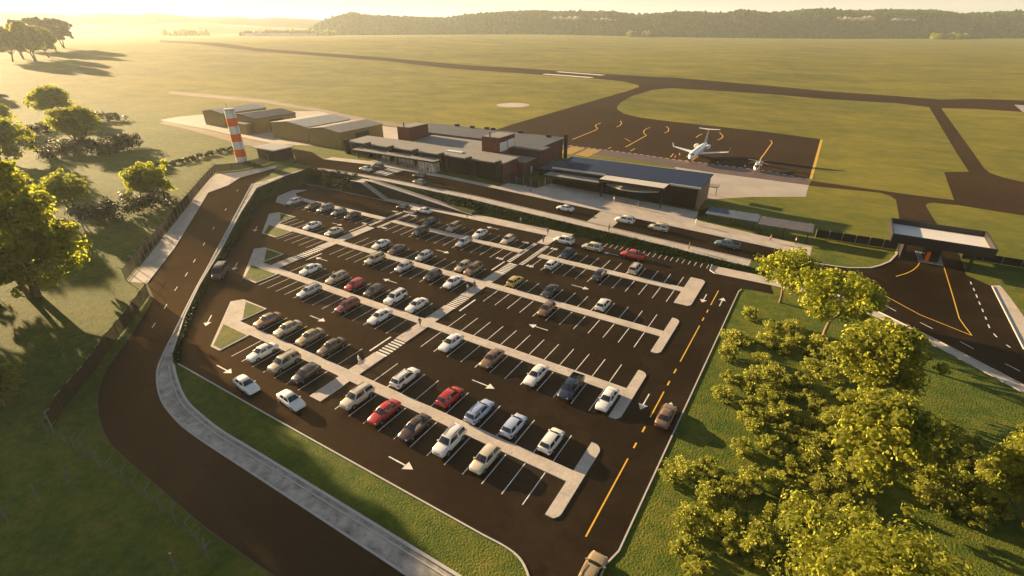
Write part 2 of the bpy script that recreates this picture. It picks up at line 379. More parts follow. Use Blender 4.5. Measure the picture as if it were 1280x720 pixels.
RUNWAY = [P2(*q) for q in [(200, 50), (320, 60), (480, 72), (640, 84.5), (720, 90), (800, 95), (960, 107), (1120, 120), (1177, 124.4), (1217, 123.5), (1280, 125.6), (1400, 131), (1400, 150), (1280, 140), (1220, 136), (1177, 135), (1162, 134), (1120, 129), (960, 117.5), (840, 110), (800, 107), (780, 101.8), (740, 98), (640, 91), (480, 76), (320, 64), (200, 53)]]
APRON = [P2(*q) for q in [(740, 97), (770, 100), (790, 103.5), (798, 106), (799, 108.5), (785, 113.5), (700, 138), (640, 155.5), (618, 163), (560, 172), (640, 182), (690, 183), (705, 181), (745, 186), (800, 193), (840, 199), (893, 205.5), (960, 214), (1012, 224.3), (1027, 174), (960, 165), (840, 152), (800, 147), (780, 142), (772, 137), (771, 134), (776, 128), (790, 120), (815, 112.5), (840, 110), (900, 113), (800, 95)]]
STRIP = [P2(*q) for q in [(640, 182), (690, 183), (705, 181), (745, 186), (800, 193), (840, 199), (893, 205.5), (960, 214), (1012, 224.3), (1011, 232), (960, 225), (893, 216), (830, 206.5), (800, 201), (745, 194), (690, 190)]]
TAXI = [P2(*q) for q in [(1150, 129), (1162, 134.5), (1195, 190), (1211, 214.5), (1180, 215), (1192.5, 250), (1155, 245.5), (1100, 238), (1014, 226), (1011, 232), (1100, 241), (1112, 244.5), (1120, 250), (1124, 272), (1170, 278), (1165, 270), (1157, 257), (1160, 254.2), (1166, 253.5), (1197, 256.5), (1280, 269.5), (1400, 290), (1400, 250), (1280, 227.5), (1255, 222), (1237, 216), (1230, 210), (1216, 190), (1177, 136), (1180, 131)]]
SLAB = [P2(*q) for q in [(843, 208.5), (893, 216.2), (1011, 231.5), (1007, 246), (940, 246), (870, 250), (868, 240)]]
HPAD = [P2(*q) for q in [(200, 150), (222, 146), (300, 139), (400, 139), (470, 157), (500, 160), (520, 176), (470, 176), (440, 184), (345, 180), (300, 171), (262, 162)]]
DIRT1 = [P2(*q) for q in [(210, 117), (240, 120), (327, 128), (400, 139.5), (467, 155), (540, 163), (540, 160), (467, 150), (400, 136), (327, 124), (240, 116), (212, 114)]]
DIRT2 = [P2(*q) for q in [(205, 151), (262, 163), (300, 172), (345, 181), (352, 183), (362, 185), (352, 189), (296, 179), (240, 163), (200, 154)]]
_c = Vector(((-162.2, 264.0))); CIRC = [(_c.x + 9.6 * cos(2 * pi * k / 40), _c.y + 9.6 * sin(2 * pi * k / 40)) for k in range(40)]
WBANK = LOT_W + W_TOP[::-1]
NBANK = [LOT_W[-1]] + LOT_N[:8] + [(-14.6, 102.6), (-3.2, 102.6), (-3.2, 104.2)] + BANK_TOP[::-1][1:]
# later entries win
REG = [('hangar_pad', HPAD, 'concrete'), ('dirt_track', DIRT1, 'dirt'), ('dirt_road', DIRT2, 'dirt'), ('apron', APRON, 'apron'), ('taxiway', TAXI, 'apron'), ('runway', RUNWAY, 'apron'),
       ('apron_strip', STRIP, 'strip'), ('concrete_pad', SLAB, 'concrete'), ('landing_circle', CIRC, 'concrete'),
       ('road', TROAD, 'asphalt'), ('access_road', LROAD, 'asphalt'), ('verge_path', LPATH, 'paving'),
       ('terminal_pavement', NPAVE, 'paving'), ('road_pavement', SPAVE, 'paving'), ('corner_pavement', RPAVE, 'paving'),
       ('grass_bank', NBANK, 'bank'), ('planted_bank', WBANK, 'bank'), ('roadside_path', RPATH, 'pavestone'),
       ('parking_lot', LOT, 'asphalt'), ('footpath', NPATH, 'paving'), ('corner_path', EPATH, 'paving')]

from mathutils.bvhtree import BVHTree
BVH = None
def inside(poly, x, y):
    r = False; n = len(poly); j = n - 1
    for i in range(n):
        xi, yi = poly[i]; xj, yj = poly[j]
        if (yi > y) != (yj > y) and x < (xj - xi) * (y - yi) / (yj - yi) + xi: r = not r
        j = i
    return r
def seg_dist(poly, x, y):
    best = 1e9; n = len(poly)
    for i in range(n):
        ax, ay = poly[i]; bx, by = poly[(i + 1) % n]
        dx, dy = bx - ax, by - ay; l2 = dx * dx + dy * dy
        t = 0 if l2 == 0 else max(0, min(1, ((x - ax) * dx + (y - ay) * dy) / l2))
        best = min(best, hypot(ax + t * dx - x, ay + t * dy - y))
    return best
def ground_z(x, y):
    """height of the finished ground at x, y (banks included)"""
    if inside(LOT, x, y): return 0.0
    if BVH is not None and (inside(NBANK, x, y) or inside(WBANK, x, y)):
        hit = BVH.ray_cast(Vector((x, y, 500)), Vector((0, 0, -1)))
        if hit[0] is not None: return hit[0].z
    for bank in (NBANK, WBANK):
        if inside(bank, x, y):
            d0 = seg_dist(LOT, x, y); top = BANK_TOP if bank is NBANK else W_TOP
            d1 = min(hypot(x - q[0], y - q[1]) for q in densify(top, 1.0, False))
            return terrain(x, y) * d0 / max(.01, d0 + d1)
    return terrain(x, y)
def densify(poly, step, closed=True):
    out = []; n = len(poly)
    for i in range(n if closed else n - 1):
        a = poly[i]; b = poly[(i + 1) % n]; l = hypot(b[0] - a[0], b[1] - a[1]); k = max(1, int(l / step))
        for j in range(k):
            t = j / k; out.append((a[0] + (b[0] - a[0]) * t, a[1] + (b[1] - a[1]) * t))
    if not closed: out.append(poly[-1])
    return out

def build_ground():
    pts = []; edges = []
    for nm, poly, mm in REG:
        far = nm in ('runway', 'taxiway', 'apron', 'apron_strip', 'hangar_pad', 'dirt_track', 'dirt_road')
        pl = densify(poly, 30 if far else 5)
        i0 = len(pts); pts += [Vector(p) for p in pl]
        edges += [(i0 + i, i0 + (i + 1) % len(pl)) for i in range(len(pl))]
    rnd = random.Random(3)
    def grid(x0, x1, y0, y1, s):
        y = y0
        while y <= y1:
            x = x0
            while x <= x1:
                p = (x + rnd.uniform(-.2, .2) * s, y + rnd.uniform(-.2, .2) * s)
                if not (inside(NBANK, *p) or inside(WBANK, *p)): pts.append(Vector(p))
                x += s
            y += s
    grid(-270, 70, -40, 180, 6.5)
    grid(-1300, 600, -200, 1400, 70)
    grid(-6500, 4500, -400, 6500, 500)
    for c in ((-6600, -500), (4600, -500), (4600, 6600), (-6600, 6600)): pts.append(Vector(c))
    v, e, f, ov, oe, of = delaunay_2d_cdt(pts, edges, [], 0, 1e-4)
    lotset = set()
    z = []
    for p in v:
        x, y = p
        if inside(LOT, x, y) or seg_dist(LOT, x, y) < .06: z.append(0.0)
        else: z.append(terrain(x, y))
    global BVH
    BVH = BVHTree.FromPolygons([(p[0], p[1], zz) for p, zz in zip(v, z)], [tuple(t) for t in f])
    groups = {}
    boxes = [(min(p[0] for p in q), max(p[0] for p in q), min(p[1] for p in q), max(p[1] for p in q)) for _, q, _ in REG]
    for tri in f:
        cx = sum(v[i][0] for i in tri) / len(tri); cy = sum(v[i][1] for i in tri) / len(tri)
        key = -1
        for k in range(len(REG) - 1, -1, -1):
            b = boxes[k]
            if b[0] <= cx <= b[1] and b[2] <= cy <= b[3] and inside(REG[k][1], cx, cy): key = k; break
        groups.setdefault(key, []).append(tri)
    for key, tris in groups.items():
        nm, mm = ('grass', 'grass') if key == -1 else (REG[key][0], REG[key][2])
        used = {}; bm = bmesh.new()
        for tri in tris:
            vs = []
            for i in tri:
                if i not in used: used[i] = bm.verts.new((v[i][0], v[i][1], z[i]))
                vs.append(used[i])
            fa = bm.faces.new(vs)
            if fa.normal.z < 0: fa.normal_update()
        bm.normal_update()
        for fa in bm.faces:
            if fa.normal.z < 0: fa.normal_flip()
        struct(obj(nm, bm, M[mm], smooth=radians(20)))
build_ground()

# ------------------------------------------------------------------ kerbs: raised strips along outlines
def kerb_strip(name, poly, closed=False, w=.16, h=.12, m='kerb', inward=0.0, zf=ground_z, step=3.0):
    pl = densify(poly, step, closed); bm = bmesh.new(); n = len(pl); rows = []
    for i, p in enumerate(pl):
        a = pl[(i - 1) % n] if closed or i > 0 else p; b = pl[(i + 1) % n] if closed or i < n - 1 else p
        dx, dy = b[0] - a[0], b[1] - a[1]; l = hypot(dx, dy) or 1; nx, ny = -dy / l, dx / l
        q0 = (p[0] + nx * (inward - w / 2), p[1] + ny * (inward - w / 2)); q1 = (p[0] + nx * (inward + w / 2), p[1] + ny * (inward + w / 2))
        zz = zf(*p)
        rows.append([bm.verts.new((q0[0], q0[1], zz - .1)), bm.verts.new((q0[0], q0[1], zz + h)), bm.verts.new((q1[0], q1[1], zz + h)), bm.verts.new((q1[0], q1[1], zz - .1))])
    for i in range(n if closed else n - 1):
        r0, r1 = rows[i], rows[(i + 1) % n]
        for k in range(3): bm.faces.new((r0[k], r1[k], r1[k + 1], r0[k + 1]))
    if not closed:
        bm.faces.new(rows[0]); bm.faces.new(rows[-1][::-1])
    bmesh.ops.recalc_face_normals(bm, faces=bm.faces[:])
    return struct(obj(name, bm, M[m]))
zl = lambda x, y: 0.0
kerb_strip('kerb', LOT_E[2:] , zf=zl)
kerb_strip('kerb', LOT_S + [LOT_W[0]] + LOT_W[1:2], zf=zl)
kerb_strip('kerb', [(-139.4, 99.7), (-118.2, 99.9), (-49.8, 99.75)], zf=zl)
kerb_strip('kerb', [(-51.6, 99.75), (-51.6, 94.4)], zf=zl); kerb_strip('kerb', [(-48.9, 94.4), (-48.9, 99.7), (-46.8, 99.7), (-46.8, 103.8)], zf=zl)
kerb_strip('kerb', RPATH_L, zf=terrain, w=.2)
kerb_strip('kerb', S_OUT, zf=terrain, w=.3, h=.16); kerb_strip('kerb', off(S_OUT, -.62), zf=terrain, w=.14, h=.1)
kerb_strip('kerb', W_TOP[1:-1], zf=terrain, w=.2)
kerb_strip('kerb', ROAD_S[1:7], zf=terrain); kerb_strip('kerb', BANK_TOP[1:-1], zf=terrain, w=.2)
kerb_strip('kerb', ROAD_N[:7], zf=terrain)
kerb_strip('kerb', [P2(*q) for q in [(1018, 329), (1040, 332.5), (1060, 335), (1088, 335), (1100, 332), (1112, 327), (1120.5, 318), (1121.5, 306)]], zf=terrain, w=.35)
kerb_strip('kerb', [P2(*q) for q in [(184, 354), (218, 310), (260, 241), (285, 232), (300, 222), (345, 210)]], zf=terrain)
kerb_strip('kerb', EPATH[:9], zf=terrain); kerb_strip('kerb', EPATH[9:], zf=terrain)
kerb_strip('kerb', [P2(*q) for q in [(1280, 437), (1240, 358)]], zf=terrain)
kerb_strip('kerb', LROAD_L[6:], zf=terrain, w=.08, h=.03, m='strip')

# ------------------------------------------------------------------ raised walkway islands inside the car park
def round_poly(pts, r, seg=5):
    """pts: list of (x, y, round?)"""
    out = []; n = len(pts)
    for i in range(n):
        p = Vector(pts[i][:2]); rr = pts[i][2] if len(pts[i]) > 2 else 0
        if not rr: out.append((p.x, p.y)); continue
        a = (Vector(pts[i - 1][:2]) - p); b = (Vector(pts[(i + 1) % n][:2]) - p)
        ra = min(rr, a.length * .49, b.length * .49); a.normalize(); b.normalize()
        p0, p1 = p + a * ra, p + b * ra
        for k in range(seg + 1):
            t = k / seg; q = p0 * (1 - t) ** 2 + p * 2 * t * (1 - t) + p1 * t * t; out.append((q.x, q.y))
    return out
def ccw(poly):
    a = sum(p[0] * q[1] - q[0] * p[1] for p, q in zip(poly, poly[1:] + poly[:1])); return poly if a > 0 else poly[::-1]
def inset(poly, d):
    poly = ccw(poly); n = len(poly); out = []
    for i in range(n):
        p = Vector(poly[i]); a = (p - Vector(poly[i - 1])).normalized(); b = (Vector(poly[(i + 1) % n]) - p).normalized()
        na, nb = Vector((-a.y, a.x)), Vector((-b.y, b.x)); m = na + nb; k = d / max(.35, 1 + na.dot(nb)); q = p + m * k
        out.append((q.x, q.y))
    return out
def island(poly, h=.13, name='walkway_island', top='paving'):
    poly = ccw(poly); inn = inset(poly, .14); n = len(poly); bm = bmesh.new()
    b = [bm.verts.new((p[0], p[1], -.05)) for p in poly]; t = [bm.verts.new((p[0], p[1], h)) for p in poly]; s = [bm.verts.new((p[0], p[1], h)) for p in inn]
    for i in range(n):
        j = (i + 1) % n
        bm.faces.new((b[i], b[j], t[j], t[i])).material_index = 1; bm.faces.new((t[i], t[j], s[j], s[i])).material_index = 1
    bm.faces.new(s)
    return struct(obj(name, bm, [M[top], M['kerb']]))
R1, R2 = .9, .7
BARS = [(36.2, 37.93), (53.05, 54.82), (70.1, 71.93), (87.35, 89.2)]
AL, AR = -51.4, -49.25; BL, BR = -93.3, -90.8; TL = -15.55
def tee(v0, v1, s, n, x1=-14.15, xl=TL):
    return [(xl, v0), (xl, s), (x1 - .5, s, .0), (x1, s + .6, .5), (x1, n - .6, .5), (x1 - .6, n, .5), (xl, n), (xl, v1)]
left_ends = [
    [(-77.7, 37.93), (-77.6, 42.95), (-84.3, 42.9), (-85.6, 41.2), (-74.5, 31.0), (-72.2, 31.0), (-72.3, 36.2)],
    [(-96.2, 54.82), (-96.1, 60.1), (-103.0, 60.2), (-104.4, 58.5), (-92.7, 48.1), (-88.5, 48.1), (-88.3, 53.05)],
    [(-114.2, 71.93), (-114.7, 77.4), (-121.8, 77.4), (-123.0, 75.4), (-111.6, 65.4), (-106.4, 65.4), (-106.4, 70.1)],
    [(-129.0, 89.2), (-133.2, 91.4), (-132.9, 95.3), (-136.7, 93.4), (-134.9, 86.6), (-130.4, 82.7), (-126.2, 82.5), (-125.9, 87.35)]]
tees = [(31.3, 43.0), (48.3, 59.7), (65.15, 76.9), (82.35, 94.4)]
for i, (v0, v1) in enumerate(BARS):
    s, n = tees[i]
    right = round_poly(tee(v0, v1, s, n) if i < 3 else tee(v0, v1, s, n, -13.95, -16.85), .6)
    if i < 3:
        poly = left_ends[i][::-1]   # S side first
        poly = [left_ends[i][-1]] + right + left_ends[i][:-1]
        island(poly)
    else:
        island([left_ends[i][-1], (-93.6, v0), (-93.6, v1)] + left_ends[i][:-1])
        island([(-90.5, v0), (-52.1, v0), (-52.1, v1), (-90.5, v1)])
        island([(-47.6, v0)] + right + [(-47.6, v1)])
# planted triangles at the west ends of the walkways
def green(poly):
    bm = bmesh.new(); poly = inset(ccw(poly), .28); prism(bm, poly, .06, .16)
    return struct(obj('island_grass', bm, M['grass']))
green([(-77.7, 38.1), (-77.6, 42.95), (-83.6, 42.7)]); green([(-74.5, 31.1), (-72.2, 31.1), (-72.4, 36.1), (-79.6, 36.1)])
green([(-96.2, 55), (-96.1, 60.1), (-102.3, 60.0)]); green([(-92.6, 48.2), (-88.5, 48.2), (-88.4, 53), (-97.4, 53)])
green([(-114.3, 72.2), (-114.6, 77.3), (-121, 77.2)]); green([(-111.4, 65.5), (-106.5, 65.5), (-106.5, 70), (-115.6, 70)])
# cross paths between the islands
def rect(x0, x1, y0, y1): return [(x0, y0), (x1, y0), (x1, y1), (x0, y1)]
for x0, x1, y0, y1 in [(AL, AR, 31.1, 36.19), (AL, AR, 37.94, 43.1), (AL, AR, 47.7, 53.04), (AL, AR, 54.83, 60.1), (AL, AR, 64.8, 70.09), (AL, AR, 71.94, 76.8),
                       (AL - .2, AR + .4, 94.4, 99.65), (BL, BR, 54.83, 60.3), (BL, BR, 66.6, 70.09), (BL, BR, 71.94, 82.1), (BL - .3, BR + .8, 95.2, 99.8)]:
    island(rect(x0, x1, y0, y1), name='cross_path')

# ------------------------------------------------------------------ painted markings
class Paint:
    def __init__(s): s.bm = bmesh.new()
    def poly(s, pts, dz=.008, zf=None):
        zf = zf or ground_z
        s.bm.faces.new([s.bm.verts.new((p[0], p[1], zf(*p) + dz)) for p in ccw(list(pts))])
    def line(s, pts, w, zf=None, dz=.008, step=4):
        pl = densify(pts, step, False); L, R = off(pl, w / 2), off(pl, -w / 2)
        zf = zf or ground_z
        a = [s.bm.verts.new((p[0], p[1], zf(*p) + dz)) for p in L]; b = [s.bm.verts.new((p[0], p[1], zf(*p) + dz)) for p in R]
        for i in range(len(pl) - 1): s.bm.faces.new((b[i], b[i + 1], a[i + 1], a[i]))
    def arrow(s, a, b, w=.16, hw=.62, hl=1.15, zf=zl):
        a, b = Vector(a), Vector(b); d = (b - a).normalized(); n = Vector((-d.y, d.x)); m = b - d * hl
        s.poly([a + n * w / 2, a - n * w / 2, m - n * w / 2, m + n * w / 2], zf=zf); s.poly([m + n * hw, m - n * hw, b], zf=zf)
    def done(s, name, m):
        for f in s.bm.faces:
            f.normal_update()
            if f.normal.z < 0: f.normal_flip()
        return struct(obj(name, s.bm, M[m]))
p = Paint(); BW = .11
BAY = 2.577
right_x = [-15.56 - BAY * k for k in range(0, 13)]          # to -46.5
left_x = [-53.86 - BAY * k for k in range(0, 40)]
rows = [(31.15, 36.2), (37.93, 42.9), (48.05, 53.05), (54.82, 59.8), (65.1, 70.1), (71.93, 76.75), (82.1, 87.35), (89.2, 94.0)]
left_lim = [-71.5, -76.8, -87.5, -90.0, -105.8, -113.8, -125.5, -90.5]
for (y0, y1), lim in zip(rows, left_lim):
    for x in right_x[1:]: p.line([(x, y0), (x, y1)], BW, zf=zl)
    for x in left_x:
        if x < lim: break
        if BL - .9 < x < BR + .9 and y0 > 54: continue
        p.line([(x, y0), (x, y1)], BW, zf=zl)
for k in range(19): p.line([(-15.2 - 1.245 * k, 100.35), (-15.2 - 1.245 * k, 102.5)], .1, zf=zl)
def zebra(x0, x1, y0, y1, n, zf=zl):
    st = (y1 - y0) / n
    for k in range(n): p.poly(rect(x0, x1, y0 + st * (k + .22), y0 + st * (k + .78)), zf=zf)
zebra(AL, AR, 43.1, 47.7, 7); zebra(AL, AR, 60.1, 64.8, 8); zebra(AL, AR, 76.8, 82.0, 8); zebra(BL, BR, 60.3, 66.6, 9)
for x in (-51.75, -48.75): 
    p.line([(x - .42, 82.2), (x - .42, 94.3)], .1, zf=zl); p.line([(x + .42, 82.2), (x + .42, 94.3)], .1, zf=zl)
    for k in range(17): p.poly(rect(x - .4, x + .4, 82.4 + .7 * k, 82.75 + .7 * k), zf=zl)
for x in (-93.5, -90.6):
    p.line([(x - .42, 83), (x - .42, 95)], .1, zf=zl); p.line([(x + .42, 83), (x + .42, 95)], .1, zf=zl)
    for k in range(17): p.poly(rect(x - .4, x + .4, 83.1 + .7 * k, 83.45 + .7 * k), zf=zl)
for x0, x1, y in [(-55.2, -53.3, 82.4), (-47.6, -45.9, 82.4), (-55, -53.2, 93.0), (-47.6, -45.8, 93.1), (-96.6, -94.9, 83.2), (-89.8, -88.1, 83.2), (-96.4, -94.6, 94.0), (-89.8, -88, 94.0)]:
    for k in range(3):
        c = x0 + (x1 - x0) * (k + .5) / 3; p.poly([(c - .27, y), (c + .27, y), (c, y + 1.0)], zf=zl)
p.line([(-52.45, 43.1), (-52.45, 47.7)], .3, zf=zl); p.line([(-48.05, 60.1), (-48.05, 64.9)], .3, zf=zl); p.line([(-52.5, 76.9), (-52.5, 81.9)], .3, zf=zl)
p.line([(-89.35, 60.4), (-89.35, 64.7)], .3, zf=zl); p.line([(-94.6, 77.4), (-94.6, 83.0)], .3, zf=zl)
for a, b in [((-12.55, 88.8), (-12.55, 85.2)), ((-9.6, 85.4), (-9.6, 89.0)), ((-12.55, 55.4), (-12.55, 51.7)), ((-9.5, 51.6), (-9.5, 55.3)), ((-34.7, 28.8), (-31.0, 28.8)), ((-69, 28.7), (-65.3, 28.7)),
             ((-34.8, 45.45), (-31, 45.45)), ((-69.2, 45.45), (-65.4, 45.45)), ((-31.8, 62.5), (-35.4, 62.5)), ((-65, 62.5), (-68.6, 62.5)), ((-85, 62.6), (-88.7, 62.6)), ((-35.6, 79.4), (-32, 79.4)), ((-69, 79.4), (-65.4, 79.4)), ((-103, 79.4), (-99.4, 79.4)),
             ((-84, 36.7), (-81.3, 34.1)), ((-100.8, 52.2), (-98, 49.5)), ((-117.2, 67.9), (-114.6, 65.4)), ((-88.4, 97.3), (-92, 97.3)), ((-64, 97.3), (-67.6, 97.3)), ((-33, 97.4), (-36.6, 97.4))]:
    p.arrow(a, b)
# centre dashes of the access road, right-hand road dashes
c0 = [P2(*q) for q in [(297, 238), (282, 262), (267, 285), (255, 305), (243, 326), (233, 343), (220, 361), (207, 383), (192, 407)]]
for i, q in enumerate(c0):
    nx_ = c0[min(i + 1, len(c0) - 1)]; pv = c0[max(i - 1, 0)]; d = Vector((nx_[0] - pv[0], nx_[1] - pv[1])).normalized()
    p.line([(q[0] - d.x * .8, q[1] - d.y * .8), (q[0] + d.x * .8, q[1] + d.y * .8)], .13, zf=terrain, dz=.015)
for a, b in [((1107, 382), (1120, 389)), ((1150, 403), (1166, 411)), ((1200, 427), (1217, 436)), ((1256, 454.5), (1275, 464))]:
    p.line([P2(*a), P2(*b)], .14, zf=terrain, dz=.012)
for a, b in [((1213, 352), (1214.2, 355.5)), ((1216.6, 360), (1218, 363.5)), ((1220, 368), (1221.5, 372)), ((1223.6, 377), (1225.2, 381)), ((1227.5, 386), (1229, 390)), ((1231.5, 396), (1233, 399.5)), ((1235, 405.5), (1237, 410)), ((1242, 417), (1246, 421.5)), ((1258, 431), (1263, 434.5)), ((1300, 458), (1310, 464))]:
    p.line([P2(*a), P2(*b)], .2, zf=terrain, dz=.012)
# zebra crossings of the terminal road
for k in range(7):
    y0 = 110.4 + 1.22 * k; p.poly(rect(-119.5, -113.8, y0, y0 + .6), zf=terrain, dz=.012)
for k in range(6): p.line([(-40.4, 100.6)] * 1 + [(-40.4, 100.7)], .01, zf=zl)
# runway bars and threshold keys
for a, b in [((680, 92.5), (740, 97)), ((697, 89.6), (754, 94))]:
    A, B = P2(*a), P2(*b); p.line([A, B], 7.0, zf=terrain, dz=.03, step=15)
for k in range(9):
    A = P2(1268 + k * 1.2, 131.2 + k * 1.0); p.line([A, (A[0] + 30, A[1] - 9)], 1.9, zf=terrain, dz=.03, step=40)
p.done('road_marking', 'white_paint')
# speed table crossing in front of the hall
bm = bmesh.new(); tp = [(-46.2, 110.1), (-39.6, 109.9), (-39.6, 118.8), (-46.2, 118.9)]
prism(bm, ccw(tp), lambda x, y: terrain(x, y) - .1, lambda x, y: terrain(x, y) + .07); struct(obj('raised_crossing', bm, M['concrete']))
# yellow paint
p = Paint()
for a, b in [(91.5, 85), (76.9, 65), (56.9, 51.0), (42.9, 31.2)]: p.line([(-11, a), (-11, b)], .16, zf=zl)
for a, b in [(83, 81.9), (79.9, 78.7), (62.9, 61.7), (59.6, 58.5), (49, 47.9), (45.8, 44.8)]: p.line([(-11, a), (-11, b)], .2, zf=zl)
for L_ in [[(1080, 356.5), (1092, 362), (1150, 393.5), (1215, 419.5)], [(1180, 334), (1191, 370), (1199, 398), (1206, 408), (1215, 419.5)], [(1149.5, 328), (1147.5, 332), (1144, 335.5), (1139, 339), (1132, 342), (1120, 345.5)]]:
    p.line([P2(*q) for q in L_], .17, zf=terrain, dz=.014)
for L_ in [[(715.6, 174.4), (743.8, 163), (747, 160.6), (744.4, 158), (745, 156), (751, 153.8)], [(775.6, 151), (777, 153.8), (775, 157), (770.6, 158.8)], [(782, 183.8), (808, 169.4), (804.4, 166), (805, 163), (808, 161), (812.5, 159.4)],
           [(833, 158), (836, 161), (835, 164.4), (830.6, 166.2)], [(899.4, 165.6), (903.8, 170), (902, 173), (897, 175)], [(870, 172), (872.5, 170), (877.5, 167.5)], [(942.5, 210), (955.6, 192), (965, 178.8), (963.8, 175.6), (960.6, 175)],
           [(858, 196), (868, 191)]]:
    p.line([P2(*q) for q in L_], .42, zf=terrain, dz=.02, step=6)
for a, b in [((788, 188.8), (793.8, 185.6)), ((865, 200.6), (871, 196)), ((781, 173), (788, 177)), ((838, 196.5), (842, 192)), ((760, 186), (764, 184))]:
    p.line([P2(*a), P2(*b)], .35, zf=terrain, dz=.02)
p.line([P2(1027, 174.5), P2(1013.5, 224)], .9, zf=terrain, dz=.02, step=12)
for x0, y0, x1, y1 in [(706, 191.5, 724, 184), (727, 194.5, 744, 186.5)]:
    for k in range(8):
        t = k / 8; t2 = (k + .55) / 8; A = P2(x0 + (x1 - x0) * t, y0 + (y1 - y0) * t); B = P2(x0 + (x1 - x0) * t2, y0 + (y1 - y0) * t2)
        d = Vector((B[0] - A[0], B[1] - A[1])); n = Vector((1, 0)) * 2.6
        p.poly([(A[0] - n.x, A[1]), (A[0] + n.x, A[1]), (B[0] + n.x, B[1]), (B[0] - n.x, B[1])], zf=terrain, dz=.02)
p.done('yellow_marking', 'yellow_paint')
# red and white dashed safety line along the apron
p = Paint(); base = densify([P2(*q) for q in [(705, 181), (745, 186), (800, 193), (840, 199), (893, 205.5), (960, 214), (1012, 224.3)]], 1.1, False)
for i in range(0, len(base) - 1, 2): p.line([base[i], base[i + 1]], .4, zf=terrain, dz=.02)
p.done('safety_line', 'white_paint')
# ------------------------------------------------------------------ buildings
def part(name, parent, m, *boxes, bevel=0):
    bm = bmesh.new()
    for b in boxes: box(bm, *b)
    return obj(name, bm, m, parent)
def slope_roof(bm, x0, x1, y0, y1, z_s, z_n, th=.3):
    """slab sloping in y"""
    v = [bm.verts.new(p) for p in ((x0, y0, z_s - th), (x1, y0, z_s - th), (x1, y1, z_n - th), (x0, y1, z_n - th), (x0, y0, z_s), (x1, y0, z_s), (x1, y1, z_n), (x0, y1, z_n))]
    for idx in ((3, 2, 1, 0), (4, 5, 6, 7), (0, 1, 5, 4), (1, 2, 6, 5), (2, 3, 7, 6), (3, 0, 4, 7)): bm.faces.new([v[i] for i in idx])
def part_roof(name, parent, m, *args):
    bm = bmesh.new(); slope_roof(bm, *args); return obj(name, bm, m, parent)

# ---- terminal
t = empty('terminal_building', (-110, 125, 3)); t.location = (0, 0, 0)
tag(t, 'long low brick passenger terminal with dark fins, glazed entrance canopy and two brick roof boxes', 'terminal')
part('brick_wall', t, M['brick'], (-145.6, -80.9, 125.9, 134.4, 0, 8.2))
for k in range(6):
    part('timber_panel', t, M['timber'], (-80.9 - 10.75 * (k + 1) + .8, -81.9 - 10.75 * k, 125.72, 125.88, 2.2, 7.9))
part_roof('front_roof', t, M['roof_grey'], -146.4, -80.2, 124.9, 135.2, 8.5, 8.75, .32)
part('skylight', t, M['white_metal'], (-104.6, -98.6, 129.0, 130.6, 8.62, 8.9))
for k in range(7):
    x = -81.6 - 10.75 * k; bm = bmesh.new()
    prof = [(125.7, .0), (124.7, .0), (123.5, 9.1), (125.7, 9.1)]
    a = [bm.verts.new((x - .42, y, z)) for y, z in prof]; b = [bm.verts.new((x + .42, y, z)) for y, z in prof]
    bm.faces.new(a); bm.faces.new(b[::-1])
    for i in range(4): bm.faces.new((a[i], b[i], b[(i + 1) % 4], a[(i + 1) % 4]))
    bmesh.ops.recalc_face_normals(bm, faces=bm.faces[:]); obj('fin', bm, M['black_metal'], t)
g = part('entrance_glazing', t, M['facade_glass'], (-130.4, -105.2, 125.45, 125.68, 2.5, 6.0))
part('mullion', g, M['black_metal'], *[(-130.4 + 1.8 * k, -130.28 + 1.8 * k, 125.36, 125.44, 2.5, 6.0) for k in range(15)])
g = part('glass_lobby', t, M['facade_glass'], (-111.6, -103.8, 121.9, 125.4, 2.3, 6.7))
part('mullion', g, M['grey_metal'], *[(-111.6 + 1.2 * k, -111.5 + 1.2 * k, 121.8, 121.9, 2.3, 6.7) for k in range(7)], *[(-103.8, -103.7, 121.9 + .8 * k, 122.0 + .8 * k, 2.3, 6.7) for k in range(5)])
cpy = part_roof('canopy', t, M['roof_grey'], -139.6, -103.2, 120.9, 124.85, 7.0, 7.15, .28)
part('canopy_edge', cpy, M['black_metal'], (-139.7, -103.1, 120.7, 120.88, 6.6, 7.06), (-103.18, -103.0, 120.88, 124.8, 6.6, 7.1))
for x in (-138, -128.5, -119.4, -111.1):
    bm = bmesh.new(); tube(bm, [(x, 122.4, 2.4), (x, 121.6, 6.7)], [.22, .34], 8); obj('canopy_post', bm, M['black_metal'], cpy)
# middle and rear blocks
part('rear_wall', t, M['brick'], (-139.5, -79.9, 148.4, 163.6, 0, 9.2), (-94.2, -77.4, 142.6, 148.4, 0, 9.2))
part('middle_wall', t, M['brick'], (-126, -91.5, 134.4, 148.4, 0, 7.8), (-91.5, -79.2, 134.4, 142.5, 0, 6.7))
part_roof('rear_roof', t, M['roof_slate'], -140, -79.3, 148.5, 164, 9.45, 9.7, .3)
part_roof('rear_roof', t, M['roof_slate'], -94.3, -76.9, 142.2, 148.45, 9.35, 9.45, .3)
bm = bmesh.new(); n = 8
for k in range(n):
    t0, t1 = k / n, (k + 1) / n; f = lambda q: 7.95 + .85 * sin(pi * q * .6)
    quad(bm, (-126, 135.25 + 13.1 * t0, f(t0)), (-95.2, 135.25 + 13.1 * t0, f(t0)), (-95.2, 135.25 + 13.1 * t1, f(t1)), (-126, 135.25 + 13.1 * t1, f(t1)))
bmesh.ops.remove_doubles(bm, verts=bm.verts[:], dist=.001); obj('curved_roof', bm, M['roof_grey'], t, smooth=radians(30))
part_roof('side_roof', t, M['roof_grey'], -95.1, -78.6, 135.25, 142.15, 6.95, 7.1, .3)
